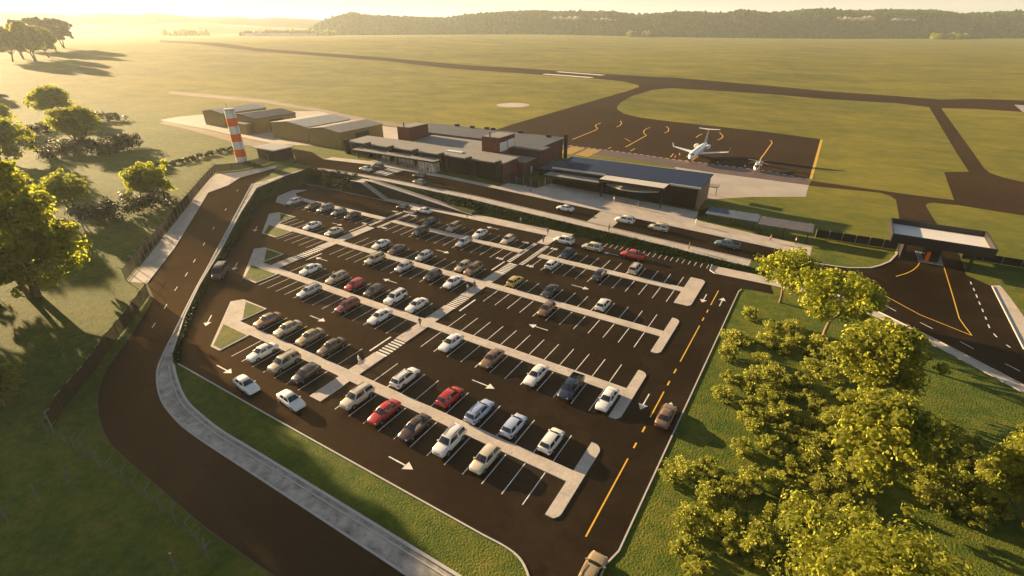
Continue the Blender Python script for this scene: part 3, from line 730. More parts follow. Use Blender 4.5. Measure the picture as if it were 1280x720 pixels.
for x0, x1, y0, y1, zt in [(-132.2, -126.4, 136.3, 146.3, 13.0), (-94.6, -87.9, 134.9, 144.3, 13.35)]:
    b = part('roof_box', t, M['brick'], (x0, x1, y0, y1, 7.5, zt))
    part('box_roof', b, M['roof_grey'], (x0 + .25, x1 - .25, y0 + .25, y1 - .25, zt, zt + .06))
    part('flue', b, M['black_metal'], (x0 + 2.6, x0 + 2.9, y0 + .5, y0 + .8, zt, zt + 1.5))
    if x0 > -100:
        part('white_panel', b, M['white_metal'], (x1, x1 + .06, y0 + .3, y0 + 4.6, 9.1, 11.9), (x1, x1 + .06, y0 + 5.0, y0 + 9.1, 9.5, 12.1))
for x, y in [(-127, 163), (-119.5, 162.8), (-113, 163.2), (-110, 163), (-98, 163.1), (-85.5, 161.5)]:
    part('roof_vent', t, M['black_metal'], (x, x + 1.6, y, y + .9, 9.7, 10.5))
part('corner_fin', t, M['black_metal'], (-79.4, -78.4, 163.7, 164.6, 0, 10.8))
part('side_door', t, M['white_metal'], (-79.15, -79.0, 139.5, 140.5, 2.6, 4.7))

# ---- arrivals hall
t = empty('arrivals_hall'); tag(t, 'dark timber arrivals hall with a long blue grey roof and pale stepped canopies', 'hall')
part('timber_wall', t, M['timber'], (-68.2, -26.2, 134.9, 147.4, 0, 6.6), (-68.4, -51.9, 133.7, 134.88, 0, 5.1))
part('end_wall', t, M['wood_tan'], (-26.18, -25.6, 135.2, 147.2, 0, 6.5))
part_roof('main_roof', t, M['roof_blue'], -68.8, -25.3, 134.7, 148.2, 6.9, 7.5, .3)
part('eaves_trim', t, M['cream_trim'], (-68.8, -51.75, 134.4, 134.68, 6.45, 6.95)); part('eaves_trim', t, M['cream_trim'], (-33.6, -25.3, 134.4, 134.68, 6.45, 6.95))
part('high_canopy', t, M['cream_trim'], (-51.7, -33.7, 129.9, 134.68, 6.45, 6.72))
part('fascia', t, M['clad_dark'], (-51.7, -33.7, 129.75, 129.88, 5.85, 6.7), (-51.85, -51.72, 129.75, 134.4, 5.85, 6.7), (-33.68, -33.55, 129.75, 134.4, 5.85, 6.7))
part('low_canopy', t, M['roof_grey'], (-69.4, -52.0, 130.4, 134.4, 5.25, 5.5))
part('low_fascia', t, M['clad_dark'], (-69.5, -52.0, 130.2, 130.38, 4.7, 5.4))
part('clerestory', t, M['glass'], (-68.0, -52.2, 134.75, 134.88, 5.6, 6.4))
bm = bmesh.new(); c = [(-50.8 + 1.35 * k, 133.4 - 3.1 * sin(pi * k / 11)) for k in range(12)]
prism(bm, ccw(c + [(-35.9, 134.3), (-50.8, 134.3)]), 4.35, 4.6); obj('curved_canopy', bm, M['cream_trim'], t)
part('entrance_door', t, M['glass'], (-52.6, -48.6, 134.7, 134.88, 1.2, 4.2)); part('entrance_door', t, M['glass'], (-44, -40, 134.7, 134.88, 1.0, 3.9))
for x in (-69.1,): part('canopy_post', t, M['cream_trim'], (x, x + .14, 130.5, 130.64, 1.0, 5.25))
for x in (-51.2, -34.2): part('canopy_post', t, M['black_metal'], (x, x + .25, 130.2, 130.45, .6, 5.9))
part('roof_edge', t, M['cream_trim'], (-68.8, -25.3, 148.2, 148.4, 6.95, 7.5))
part('rear_canopy', t, M['roof_grey'], (-29.5, -23.5, 148.5, 151.5, 3.6, 3.85))
for x in (-28.8, -24.2):
    bm = bmesh.new(); tube(bm, [(x, 151.2, .2), (x, 151.2, 3.6)], .1, 6); obj('rear_canopy_post', bm, M['black_metal'], t)
# low link shed between terminal and hall
t = empty('link_building'); tag(t, 'small slate roofed link building in the gap between brick terminal and arrivals hall', 'shed')
part('wall', t, M['timber_y'], (-76.4, -69.6, 140, 150, 0, 4.4)); part_roof('roof', t, M['roof_slate'], -76.8, -69.3, 139.6, 150.4, 4.5, 4.8, .2)

# ---- bus shelters
for i, (x0, x1, y0, y1, lab) in enumerate([(-21.9, -9.85, 126.6, 131.6, 'walkway shelter with a blue grey sheet roof beside the arrivals hall'), (-9.6, 1.8, 125.3, 130.6, 'walkway shelter with a brown grey sheet roof beside the dark fence')]):
    s = empty('walkway_shelter'); tag(s, lab, 'shelter', 'walkway shelters by the terminal road')
    part_roof('roof', s, M['shelter_blue'] if i == 0 else M['shelter_brown'], x0, x1, y0, y1, 2.95, 3.25, .16)
    for k in range(3):
        x = x0 + .8 + (x1 - x0 - 1.6) * k / 2; zg = terrain(x, y0 + 1)
        bm = bmesh.new(); tube(bm, [(x, y0 + .9, zg - .1), (x, y0 + .9, 2.9)], .09, 8); obj('front_post', bm, M['black_metal'], s)
        bm = bmesh.new(); tube(bm, [(x, y1 - .5, zg - .1), (x, y1 - .5, 3.45)], .07, 8); obj('rear_post', bm, M['post_wood'], s)
    part('beam', s, M['black_metal'], (x0 + .5, x1 - .5, y0 + .82, y0 + .98, 2.66, 2.83))
# ---- gatehouse
t = empty('gatehouse'); tag(t, 'security gatehouse with a big white topped canopy over two lanes', 'gatehouse')
X0, X1, Y0, Y1 = 15.8, 32.5, 124.0, 135.4
part('parapet', t, M['black_metal'], (X0, X1, Y0, Y0 + .25, 4.1, 6.0), (X0, X1, Y1 - .25, Y1, 4.1, 6.0), (X0, X0 + .25, Y0 + .25, Y1 - .25, 4.1, 6.0), (X1 - .25, X1, Y0 + .25, Y1 - .25, 4.1, 6.0))
part('roof_deck', t, M['white_metal'], (X0 + .25, X1 - .25, Y0 + .25, Y1 - .25, 4.7, 4.85)); part('soffit', t, M['timber'], (X0 + .25, X1 - .25, Y0 + .25, Y1 - .25, 4.15, 4.25))
b = part('booth', t, M['clad_dark'], (22.9, 25.3, 127.8, 131.8, .15, 4.1))
part('booth_window', b, M['glass'], (22.82, 22.9, 128.4, 131.2, 1.1, 2.3), (25.3, 25.38, 128.4, 131.2, 1.1, 2.3), (23.2, 25, 127.72, 127.8, 1.1, 2.3))
part('booth_door', b, M['stripe_orange'], (23.0, 23.7, 127.68, 127.74, .15, 2.2))
part('booth_kerb', t, M['kerb'], (21.9, 26.2, 126.7, 127.1, -.1, .16), (21.9, 22.3, 127.1, 132.8, -.1, .16), (25.8, 26.2, 127.1, 132.8, -.1, .16), (22.3, 25.8, 127.1, 132.8, -.1, .13))
for x, y in ((18.6, 132.2), (18.6, 126.4), (29.9, 133.5), (29.9, 126.6)):
    part('column', t, M['black_metal'], (x, x + .5, y, y + .5, -.1, 4.15))
part('side_wall', t, M['black_metal'], (18.7, 18.95, 126.9, 132.2, -.1, 4.15))

# ---- hangars
def hangar(name, x0, x1, y0, y1, ze, zr, roofm, label, zb=3.5):
    t = empty(name); tag(t, label, 'hangar', 'hangars beside the terminal')
    xm = (x0 + x1) / 2; bm = bmesh.new()
    prof = [(x0, zb), (x1, zb), (x1, ze), (xm, zr), (x0, ze)]
    a = [bm.verts.new((x, y0, z)) for x, z in prof]; b = [bm.verts.new((x, y1, z)) for x, z in prof]
    bm.faces.new(a); bm.faces.new(b[::-1])
    for i in range(5): bm.faces.new((a[i], b[i], b[(i + 1) % 5], a[(i + 1) % 5]))
    bmesh.ops.recalc_face_normals(bm, faces=bm.faces[:]); obj('wall', bm, M['clad_olive'], t)
    bm = bmesh.new(); e = .35
    for s in (-1, 1):
        xe = xm + s * ((x1 - x0) / 2 + e); zz = ze - (zr - ze) * e / ((x1 - x0) / 2)
        v = [bm.verts.new(p) for p in ((xm, y0 - e, zr + .04), (xe, y0 - e, zz + .04), (xe, y1 + e, zz + .04), (xm, y1 + e, zr + .04), (xm, y0 - e, zr + .22), (xe, y0 - e, zz + .22), (xe, y1 + e, zz + .22), (xm, y1 + e, zr + .22))]
        for idx in ((3, 2, 1, 0), (4, 5, 6, 7), (0, 1, 5, 4), (1, 2, 6, 5), (2, 3, 7, 6)): bm.faces.new([v[i] for i in idx])
    bmesh.ops.recalc_face_normals(bm, faces=bm.faces[:]); obj('roof', bm, roofm, t)
    part('door', t, M['clad_dark'], (x1, x1 + .06, (y0 + y1) / 2 - 3.5, (y0 + y1) / 2 + 3.5, zb, ze - 1.2))
    return t
hangar('hangar', -253.3, -237.2, 134.4, 156.5, 10, 11.1, M['roof_pale'], 'olive hangar with pale roof, farthest left and partly hidden by its neighbour')
h = hangar('hangar', -229.5, -209.3, 131.8, 152, 10.1, 11.3, M['roof_blue'], 'olive hangar with the dark blue roof behind the striped tower')
part('lean_to', h, M['clad_olive'], (-219.5, -211.8, 128.6, 131.75, 3.5, 8.2)); part('lean_to_roof', h, M['roof_pale'], (-219.7, -211.6, 128.4, 131.75, 8.21, 8.4))
hangar('hangar', -196.6, -174.2, 130.3, 152.5, 10, 11.2, M['roof_pale'], 'olive hangar with pale roof in the middle of the group, before the grey roofed one')
hangar('hangar', -171.4, -153.9, 128.6, 150.5, 10, 11.1, M['roof_grey'], 'olive hangar with grey roof standing closest to the brick terminal')

# ---- striped tower
t = empty('striped_tower', (-167.2, 97.3, 0)); tag(t, 'tall orange and white striped tower with a rod on top', 'tower')
for k in range(7):
    bm = bmesh.new(); z0 = 3.6 + 2.47 * k; r0, r1 = 1.72 - .02 * k, 1.72 - .02 * (k + 1)
    lathe_x(bm, [(z0, r0), (z0 + 2.45, r1)], axis='z', seg=28); obj('band', bm, M['stripe_white'] if k % 2 == 0 else M['stripe_orange'], t, smooth=radians(40))
bm = bmesh.new(); lathe_x(bm, [(20.9, 1.62), (21.05, 1.7), (21.25, 1.7), (21.3, 1.5)], axis='z', seg=28); obj('cap', bm, M['kerb'], t, smooth=radians(30))
bm = bmesh.new(); tube(bm, [(-1.2, 0, 21.2), (-1.2, 0, 22.9)], .06, 6); obj('rod', bm, M['grey_metal'], t)
bm = bmesh.new()
for s in (-.22, .22): tube(bm, [(1.75, s, 4), (1.62, s, 21)], .03, 5)
for k in range(40): tube(bm, [(1.74, -.22, 4.4 + .42 * k), (1.74, .22, 4.4 + .42 * k)], .02, 4)
obj('ladder', bm, M['grey_metal'], t)
# ---- pavilion in the fenced yard
t = empty('pump_house'); tag(t, 'low flat roofed shed behind the timber fence at the tower foot', 'shed')
part('wall', t, M['clad_dark'], (-168.3, -158.2, 104.2, 110.6, 3.5, 7.6)); part('roof', t, M['roof_pale'], (-169.2, -157.4, 103.0, 111.4, 7.6, 7.95))
part('door', t, M['black_metal'], (-164, -162.6, 104.1, 104.2, 3.9, 6))

# ------------------------------------------------------------------ ramp and stairs on the bank
t = empty('access_ramp'); tag(t, 'concrete pedestrian ramp climbing the grass bank along the car park', 'ramp')
bm = bmesh.new(); xs = [(-114.5, 3.75), (-112, 3.75), (-77.5, .1), (-75.5, .02)]
for (xa, za), (xb, zb_) in zip(xs, xs[1:]):
    v = [bm.verts.new(q) for q in ((xa, 102.35, za), (xb, 102.35, zb_), (xb, 104.3, zb_), (xa, 104.3, za))]; bm.faces.new(v)
    for y in (102.35, 104.3):
        v = [bm.verts.new(q) for q in ((xa, y, -.1), (xb, y, -.1), (xb, y, zb_), (xa, y, za))]; bm.faces.new(v)
bmesh.ops.remove_doubles(bm, verts=bm.verts[:], dist=.001); obj('deck', bm, M['paving'], t)
for y in (102.18, 104.32):
    bm = bmesh.new(); w = .16; top = .28 if y < 103 else .2
    for (xa, za), (xb, zb_) in zip(xs, xs[1:]):
        v = [bm.verts.new(q) for q in ((xa, y, -.1), (xb, y, -.1), (xb, y + w, -.1), (xa, y + w, -.1), (xa, y, za + top), (xb, y, zb_ + top), (xb, y + w, zb_ + top), (xa, y + w, za + top))]
        for idx in ((4, 5, 6, 7), (0, 1, 5, 4), (1, 2, 6, 5), (2, 3, 7, 6), (3, 0, 4, 7)): bm.faces.new([v[i] for i in idx])
    obj('side_wall', bm, M['clad_dark'] if y < 103 else M['kerb'], t)
    bm = bmesh.new()
    for (xa, za), (xb, zb_) in zip(xs, xs[1:]):
        v = [bm.verts.new(q) for q in ((xa, y - .06, za + top + .01), (xb, y - .06, zb_ + top + .01), (xb, y + w + .06, zb_ + top + .01), (xa, y + w + .06, za + top + .01))]; bm.faces.new(v)
    obj('coping', bm, M['kerb'], t)
t = empty('bank_stair'); tag(t, 'short concrete stair flight with dark side walls at the ramp head', 'stairs')
for k in range(18):
    part('step', t, M['paving'], (-114 + .46 * k, -113.54 + .46 * k, 100.4, 102.1, -.1, 3.7 - .2 * k))
bm = bmesh.new()
a = [(-118.2, -.1), (-105.4, -.1), (-105.4, .25), (-113.9, 4.0), (-118.2, 4.0)]
v0 = [bm.verts.new((x, 100.05, z)) for x, z in a]; v1 = [bm.verts.new((x, 100.3, z)) for x, z in a]
bm.faces.new(v0); bm.faces.new(v1[::-1])
for i in range(5): bm.faces.new((v0[i], v1[i], v1[(i + 1) % 5], v0[(i + 1) % 5]))
bmesh.ops.recalc_face_normals(bm, faces=bm.faces[:]); obj('side_wall', bm, M['clad_dark'], t)
part('end_wall', t, M['clad_dark'], (-118.2, -117.95, 100.32, 104.2, -.1, 4.0)); part('landing', t, M['paving'], (-117.94, -114.02, 100.32, 104.2, 3.4, 3.78))
bm = bmesh.new()
v = [bm.verts.new(q) for q in ((-113.9, 99.98, 4.03), (-105.4, 99.98, .28), (-105.4, 100.4, .28), (-113.9, 100.4, 4.03))]; bm.faces.new(v)
v = [bm.verts.new(q) for q in ((-118.3, 99.98, 4.03), (-113.9, 99.98, 4.03), (-113.9, 100.4, 4.03), (-118.3, 100.4, 4.03))]; bm.faces.new(v)
bmesh.ops.remove_doubles(bm, verts=bm.verts[:], dist=.001); obj('coping', bm, M['kerb'], t)

# ------------------------------------------------------------------ fences
def fence(base, label, h=2.4, spacing=2.7, panel='fence_wood', arm=True, postm='post_wood', group=None, side=1, wires=False, name='fence', gap=.08, slats=False):
    f = empty(name); tag(f, label, 'fence', group)
    pl = densify(base, spacing, False); bm = bmesh.new()
    for i, q in enumerate(pl):
        a = pl[max(i - 1, 0)]; b = pl[min(i + 1, len(pl) - 1)]; dx, dy = b[0] - a[0], b[1] - a[1]; l = hypot(dx, dy) or 1
        nx, ny = -dy / l * side, dx / l * side; zg = terrain(*q)
        pm = bmesh.new(); tube(pm, [(q[0] - nx * .09, q[1] - ny * .09, zg - .3), (q[0] - nx * .09, q[1] - ny * .09, zg + h + .1)] + ([(q[0] + nx * .55, q[1] + ny * .55, zg + h + .55)] if arm else []), .075, 6)
        obj('post', pm, M[postm], f)
    for a, b in zip(pl, pl[1:]):
        za, zb_ = terrain(*a), terrain(*b)
        if wires:
            for k in range(4): tube(bm, [(a[0], a[1], za + .3 + k * (h - .4) / 3), (b[0], b[1], zb_ + .3 + k * (h - .4) / 3)], .009, 4, False)
        else:
            dx, dy = b[0] - a[0], b[1] - a[1]; l = hypot(dx, dy) or 1; ox, oy = -dy / l * .025, dx / l * .025
            if slats:
                # louvred screen: upright boards set edge-on to the evening sun, so light rakes through and the road side looks closed
                k = max(2, int(l / .13)); tx, ty = dx / l, dy / l; fx, fy = (1.0, -.09) if slats == 'louvre' else (tx * .7, ty * .7); L_ = .10 if slats == 'louvre' else .079
                for i in range(k):
                    c = (i + .5) / k; cx, cy, cz = a[0] + dx * c, a[1] + dy * c, za + (zb_ - za) * c
                    v = [bm.verts.new(q) for q in ((cx - fx * L_, cy - fy * L_, cz + gap), (cx + fx * L_, cy + fy * L_, cz + gap), (cx + fx * L_, cy + fy * L_, cz + h), (cx - fx * L_, cy - fy * L_, cz + h))]; bm.faces.new(v)
                for zz in (.25, h - .2): tube(bm, [(a[0], a[1], za + zz), (b[0], b[1], zb_ + zz)], .03, 4, False)
                continue
            v = [bm.verts.new(q) for q in ((a[0] - ox, a[1] - oy, za + gap), (b[0] - ox, b[1] - oy, zb_ + gap), (b[0] + ox, b[1] + oy, zb_ + gap), (a[0] + ox, a[1] + oy, za + gap),
                                           (a[0] - ox, a[1] - oy, za + h), (b[0] - ox, b[1] - oy, zb_ + h), (b[0] + ox, b[1] + oy, zb_ + h), (a[0] + ox, a[1] + oy, za + h))]
            for idx in ((3, 2, 1, 0), (4, 5, 6, 7), (0, 1, 5, 4), (1, 2, 6, 5), (2, 3, 7, 6), (3, 0, 4, 7)): bm.faces.new([v[i] for i in idx])
    obj('wire' if wires else 'panel', bm, M['dark_post' if wires else panel], f)
    return f
fence([P2(*q) for q in [(157, 351), (262, 224), (270, 215.5)]], 'long brown panel fence with angled post tops along the upper access road', spacing=2.6, slats='louvre')
fence([P2(*q) for q in [(271, 215.3), (287.5, 214), (304, 212), (326, 207), (346, 201), (367.5, 197.5)]], 'brown panel fence bending in front of the striped tower and pump house', spacing=3.0, slats=True)
fence([P2(*q) for q in [(187, 369), (162, 405), (136, 437), (107, 480), (80, 512), (67, 535)]], 'dark mesh panel fence with angled post tops beside the access road bend', spacing=2.7, slats=True)
fence([P2(*q) for q in [(62, 541), (110, 572), (160, 606), (205, 640), (240, 670), (264, 702)]], 'open wire fence of leaning posts in the grass beside the lower road', spacing=2.1, wires=True, h=1.9, postm='dark_post')
fence([(2.6, 131.2), (18.4, 131.9)], 'dark solid fence between the walkway shelters and the gatehouse', h=2.0, spacing=2.6, panel='black_metal', arm=False)
fence([(30.3, 133.8), (42.5, 133.9)], 'low see-through fence running from the gatehouse to the right', h=1.7, spacing=3, panel='clad_dark', arm=False)
fence([(42.6, 133.8), (45.5, 126), (52, 112)], 'dark fence turning down the right edge beyond the corner pavement', h=2.2, spacing=3, panel='black_metal', arm=False)
fence([(-79.6, 127.4), (-69.6, 127.6)], 'short dark fence with pale poles closing the gap beside the brick terminal', h=2.2, spacing=2.4, panel='black_metal', arm=False)
fence([(-24.2, 129.2), (-22.2, 132.4)], 'short dark fence panel closing the gap between hall and first shelter', h=2.0, spacing=1.9, panel='fence_wood', arm=False)
def lone_post(px, py, h, lab):
    q = P(px, py); bm = bmesh.new(); tube(bm, [(0, 0, -.3), (-.05, .12, h)], [.1, .09], 7)
    bmesh.ops.translate(bm, verts=bm.verts[:], vec=(0, 0, 0)); o = obj('fence_post', bm, M['dark_post'], loc=q)
    tag(o, lab, 'post', 'loose posts standing in the lower meadow')
lone_post(88, 606, 2.4, 'loose weathered post in the lower meadow, nearest to the wire fence')
lone_post(50, 629, 2.5, 'loose weathered post in the lower meadow, middle one of its row')
lone_post(12, 656, 2.3, 'loose weathered post in the lower meadow, last one at the picture edge')
lone_post(222, 716, 2.6, 'loose weathered post standing alone below the wire fence')
lone_post(263, 701, 3.0, 'tallest weathered post at the near end of the wire fence')
# ------------------------------------------------------------------ vehicles (front towards +x, origin on the ground at mid length)
def loft_body(bm, st, mi=0):
    """st: list of (x, z_top, half_width, z_bottom)"""
    rings = []
    for x, zt, w, zb in st:
        h = zt - zb
        half = [(0, zt + .015), (w * .62, zt), (w * .90, zt - .05), (w * .985, zt - .04 - h * .16), (w, zb + h * .45), (w * .985, zb + h * .15), (w * .90, zb), (0, zb)]
        ring = [bm.verts.new((x, y, z)) for y, z in half] + [bm.verts.new((x, -y, z)) for y, z in half[-2:0:-1]]
        rings.append(ring)
    n = len(rings[0])
    for a, b in zip(rings, rings[1:]):
        for k in range(n): bm.faces.new((a[k], a[(k + 1) % n], b[(k + 1) % n], b[k])).material_index = mi
    bm.faces.new(rings[0][::-1]); bm.faces.new(rings[-1])
    bmesh.ops.recalc_face_normals(bm, faces=bm.faces[:])
def vehicle(kind, paint):
    S = dict(
        sedan=dict(L=4.65, W=.90, body=[(-2.32, .62, .68, .38), (-2.27, .93, .78, .30), (-2.1, 1.0, .84, .25), (-1.55, 1.03, .89, .22), (-.6, .98, .90, .20), (.5, .96, .90, .20), (1.0, .96, .89, .20), (1.6, .86, .87, .22), (2.05, .76, .82, .25), (2.25, .64, .74, .28), (2.33, .50, .62, .34)],
                   cab=(1.05, .28, -1.0, -1.72), zb=.93, zr=1.44, wb=(.80, .59), axle=(1.40, -1.36), r=.325),
        hatch=dict(L=4.2, W=.89, body=[(-2.08, .60, .70, .38), (-2.05, .98, .80, .30), (-1.9, 1.04, .85, .25), (-1.3, 1.03, .89, .22), (-.3, 1.0, .89, .20), (.7, .98, .89, .20), (1.05, .97, .88, .20), (1.55, .88, .85, .22), (1.9, .78, .80, .25), (2.05, .64, .72, .28), (2.12, .50, .60, .34)],
                   cab=(1.10, .30, -1.55, -1.98), zb=.95, zr=1.50, wb=(.80, .60), axle=(1.30, -1.26), r=.325),
        suv=dict(L=4.75, W=.95, body=[(-2.35, .66, .76, .42), (-2.32, 1.08, .84, .34), (-2.15, 1.14, .89, .29), (-1.5, 1.12, .94, .26), (-.3, 1.10, .95, .25), (.8, 1.08, .95, .25), (1.15, 1.07, .94, .25), (1.7, 1.02, .91, .27), (2.1, .95, .87, .30), (2.32, .80, .78, .33), (2.4, .56, .66, .40)],
                 cab=(1.20, .52, -1.95, -2.28), zb=1.04, zr=1.74, wb=(.86, .67), axle=(1.45, -1.42), r=.37),
        wagon=dict(L=4.75, W=.91, body=[(-2.36, .62, .70, .38), (-2.32, .98, .80, .30), (-2.15, 1.03, .86, .25), (-1.5, 1.02, .90, .22), (-.4, .99, .91, .20), (.6, .97, .91, .20), (1.05, .96, .90, .20), (1.65, .87, .87, .22), (2.1, .77, .82, .25), (2.3, .64, .74, .28), (2.38, .50, .62, .34)],
                   cab=(1.10, .32, -1.85, -2.26), zb=.94, zr=1.50, wb=(.81, .61), axle=(1.42, -1.38), r=.33),
        pickup=dict(L=5.3, W=.95, body=[(-2.62, .66, .80, .46), (-2.6, 1.02, .88, .36), (-2.4, 1.05, .92, .32), (-.9, 1.06, .95, .28), (.2, 1.06, .95, .27), (1.2, 1.05, .95, .27), (1.45, 1.04, .94, .27), (2.0, 1.0, .91, .3), (2.4, .93, .87, .33), (2.6, .78, .78, .36), (2.68, .56, .68, .42)],
                    cab=(1.45, .75, -.55, -.85), zb=1.0, zr=1.74, wb=(.85, .66), axle=(1.65, -1.62), r=.38),
        van=dict(L=5.3, W=1.0, body=[(-2.62, .6, .84, .42), (-2.6, 1.18, .94, .34), (-2.45, 1.22, .97, .30), (-1.2, 1.22, 1.0, .27), (.4, 1.22, 1.0, .27), (1.5, 1.2, .99, .27), (1.9, 1.15, .96, .28), (2.3, 1.02, .9, .3), (2.55, .82, .8, .34), (2.65, .56, .68, .40)],
                 cab=(1.85, 1.05, -2.35, -2.55), zb=1.15, zr=2.2, wb=(.93, .80), axle=(1.65, -1.6), r=.35))[kind]
    root = empty(dict(sedan='sedan_car', hatch='hatchback_car', suv='suv_car', wagon='station_wagon', pickup='pickup_truck', van='minivan')[kind])
    bm = bmesh.new(); loft_body(bm, S['body']); 
    obj('body', bm, M['paint'], root, smooth=radians(62))
    # cabin: lofted shell with crowned roof
    x0, x1, x2, x3 = S['cab']; zb, zr = S['zb'], S['zr']; w0, w1 = S['wb']
    bm = bmesh.new()
    def ring(x, z, w, crown): return [bm.verts.new((x, y, z + c)) for y, c in ((-w, 0), (-w * .55, crown), (0, crown * 1.3), (w * .55, crown), (w, 0))]
    lo_f, hi_f = ring(x0, zb, w0 * .96, .02), ring(x1, zr, w1 * .97, .035); md = ring((x1 + x2) / 2, zr + .035, w1, .045); hi_r, lo_r = ring(x2, zr - .01, w1 * .97, .035), ring(x3, zb, w0 * .95, .02)
    lo_m = [bm.verts.new(((x1 + x2) / 2, -w0, zb - .03)), bm.verts.new(((x1 + x2) / 2, w0, zb - .03))]
    for a, b in ((lo_f, hi_f), (hi_f, md), (md, hi_r), (hi_r, lo_r)):
        for k in range(4): bm.faces.new((a[k], b[k], b[k + 1], a[k + 1]))
    for s in (0, 4):
        lm = lo_m[0 if s == 0 else 1]
        bm.faces.new((lo_f[s], lm, md[s], hi_f[s])); bm.faces.new((lm, lo_r[s], hi_r[s], md[s]))
    bmesh.ops.recalc_face_normals(bm, faces=bm.faces[:])
    for f in bm.faces:
        if f.calc_center_median().z > zr and f.normal.z < 0: bmesh.ops.reverse_faces(bm, faces=bm.faces[:]); break
    obj('cabin', bm, M['paint'], root, smooth=radians(62))
    def lerp(a, b, t): return tuple(p + (q - p) * t for p, q in zip(a, b))
    def win(name, lo_a, lo_b, hi_a, hi_b, n, t0=.14, t1=.90, s0=.06, s1=.94, o=.014):
        bm = bmesh.new(); nv = Vector(n) * o; pts = []
        for (s, t) in ((s0, t0), (s1, t0), (s1, t1), (s0, t1)):
            pts.append(Vector(lerp(lerp(lo_a, lo_b, s), lerp(hi_a, hi_b, s), t)) + nv)
        mid0 = (pts[0] + pts[1]) / 2 + nv * (1.6 if name != 'side_window' else .2); mid1 = (pts[3] + pts[2]) / 2 + nv * (1.6 if name != 'side_window' else .2)
        v = [bm.verts.new(q) for q in pts] + [bm.verts.new(mid0), bm.verts.new(mid1)]
        bm.faces.new((v[0], v[4], v[5], v[3])); bm.faces.new((v[4], v[1], v[2], v[5]))
        return obj(name, bm, M['glass'], root)
    d = Vector((zr - zb, 0, x0 - x1)).normalized()
    win('windscreen', (x0, -w0 * .96, zb + .02), (x0, w0 * .96, zb + .02), (x1, -w1 * .97, zr + .02), (x1, w1 * .97, zr + .02), d, o=.03)
    d = Vector((-(zr - zb), 0, x2 - x3)).normalized()
    win('rear_window', (x3, w0 * .95, zb + .02), (x3, -w0 * .95, zb + .02), (x2, w1 * .97, zr + .02), (x2, -w1 * .97, zr + .02), d, t0=.2, o=.03)
    xm = (x1 + x2) / 2
    for s in (-1, 1):
        d = Vector((0, s * (zr - zb), w0 - w1)).normalized()
        segs = [((x0, xm), (x1, xm)), ((xm, x3), (xm, x2))] if kind != 'van' else [((x0, .6), (x1, .6)), ((.6, -.9), (.6, -.9)), ((-.9, x3), (-.9, x2))]
        for (a0, a1), (b0, b1) in segs:
            wl = lambda x: w0 if abs(x - xm) < .01 else w0 * .96
            win('side_window', (a0, s * wl(a0), zb), (a1, s * wl(a1), zb), (b0, s * w1 * .985, zr), (b1, s * w1 * .985, zr), d, s0=.1, s1=.93, t0=.16, t1=.88, o=.02)
    # wheels
    r = S['r']
    for ax in S['axle']:
        for s in (-1, 1):
            y = s * (S['W'] - .10)
            bm = bmesh.new(); lathe_x(bm, [(-.12, r * .7), (-.12, r * .93), (-.08, r), (.08, r), (.125, r * .93), (.125, r * .7)], ax, y, r, 18, 'y')
            wh = obj('wheel', bm, M['tyre'], root, smooth=radians(40))
            bm = bmesh.new(); lathe_x(bm, [(-.01, r * .66), (.03, r * .62), (.045, r * .2)] if s > 0 else [(.01, r * .66), (-.03, r * .62), (-.045, r * .2)], ax, y + s * .10, r, 14, 'y'); obj('rim', bm, M['rim'], wh)
            bm = bmesh.new(); n = 14; yy = s * (S['W'] + .004); v = [bm.verts.new((ax + cos(pi * k / n) * r * 1.18, yy - s * .02 * (1 - sin(pi * k / n)) , r * .98 + sin(pi * k / n) * r * 1.16)) for k in range(n + 1)]
            v.append(bm.verts.new((ax - r * 1.18, yy - s * .05, r * .6))); v.append(bm.verts.new((ax + r * 1.18, yy - s * .05, r * .6)))
            bm.faces.new(v); obj('wheel_arch', bm, M['tyre'], root)
    xf = S['body'][-2][0]; xr = S['body'][1][0]; zf = S['body'][-2][1]; zr_ = S['body'][1][1]; wf = S['body'][-2][2]; wr = S['body'][1][2]
    for s in (-1, 1):
        bm = bmesh.new(); lathe_x(bm, [(-.22, .11), (-.02, .10), (.03, .05)], xf - .02, s * wf * .80, zf - .05, 10, 'x'); bmesh.ops.scale(bm, vec=(1, 1.5, .8), space=Matrix.Translation((0, -s * wf * .8, -zf + .05)), verts=bm.verts[:]); obj('headlight', bm, M['lamp_clear'], root)
        bm = bmesh.new(); box(bm, xr - .03, xr + .2, s * wr * .93 - .13, s * wr * .93 + .06 if s > 0 else s * wr * .93 + .13, zr_ - .26, zr_ - .08); obj('taillight', bm, M['lamp_red'], root)
        bm = bmesh.new(); box(bm, x0 - .28, x0 - .12, s * (w0 + .05) - .10, s * (w0 + .05) + .10, zb + .02, zb + .16); obj('mirror', bm, M['paint'], root)
    part('grille', root, M['black_metal'], (xf - .06, xf + .065, -wf * .45, wf * .45, .42, zf - .12))
    part('rear_bumper', root, M['black_metal'], (xr - .065, xr + .1, -wr * .6, wr * .6, .33, .46))
    if kind == 'pickup':
        part('cargo_bed', root, M['black_metal'], (-2.45, -.95, -.76, .76, 1.0, 1.085))
        for b in ((-2.5, -.9, .77, .9), (-2.5, -.9, -.9, -.77), (-2.58, -2.5, -.9, .9)): part('bed_wall', root, M['paint'], (*b, 1.0, 1.25))
    if kind in ('suv', 'wagon'):
        for s in (-1, 1): part('roof_rail', root, M['black_metal'], (x2 + .2, x1 - .1, s * w1 * .82 - .025, s * w1 * .82 + .025, zr + .06, zr + .11))
    return root
M['paint'] = mat('paint', (.6, .6, .6), .3, coat=.6)
PAINT = {}
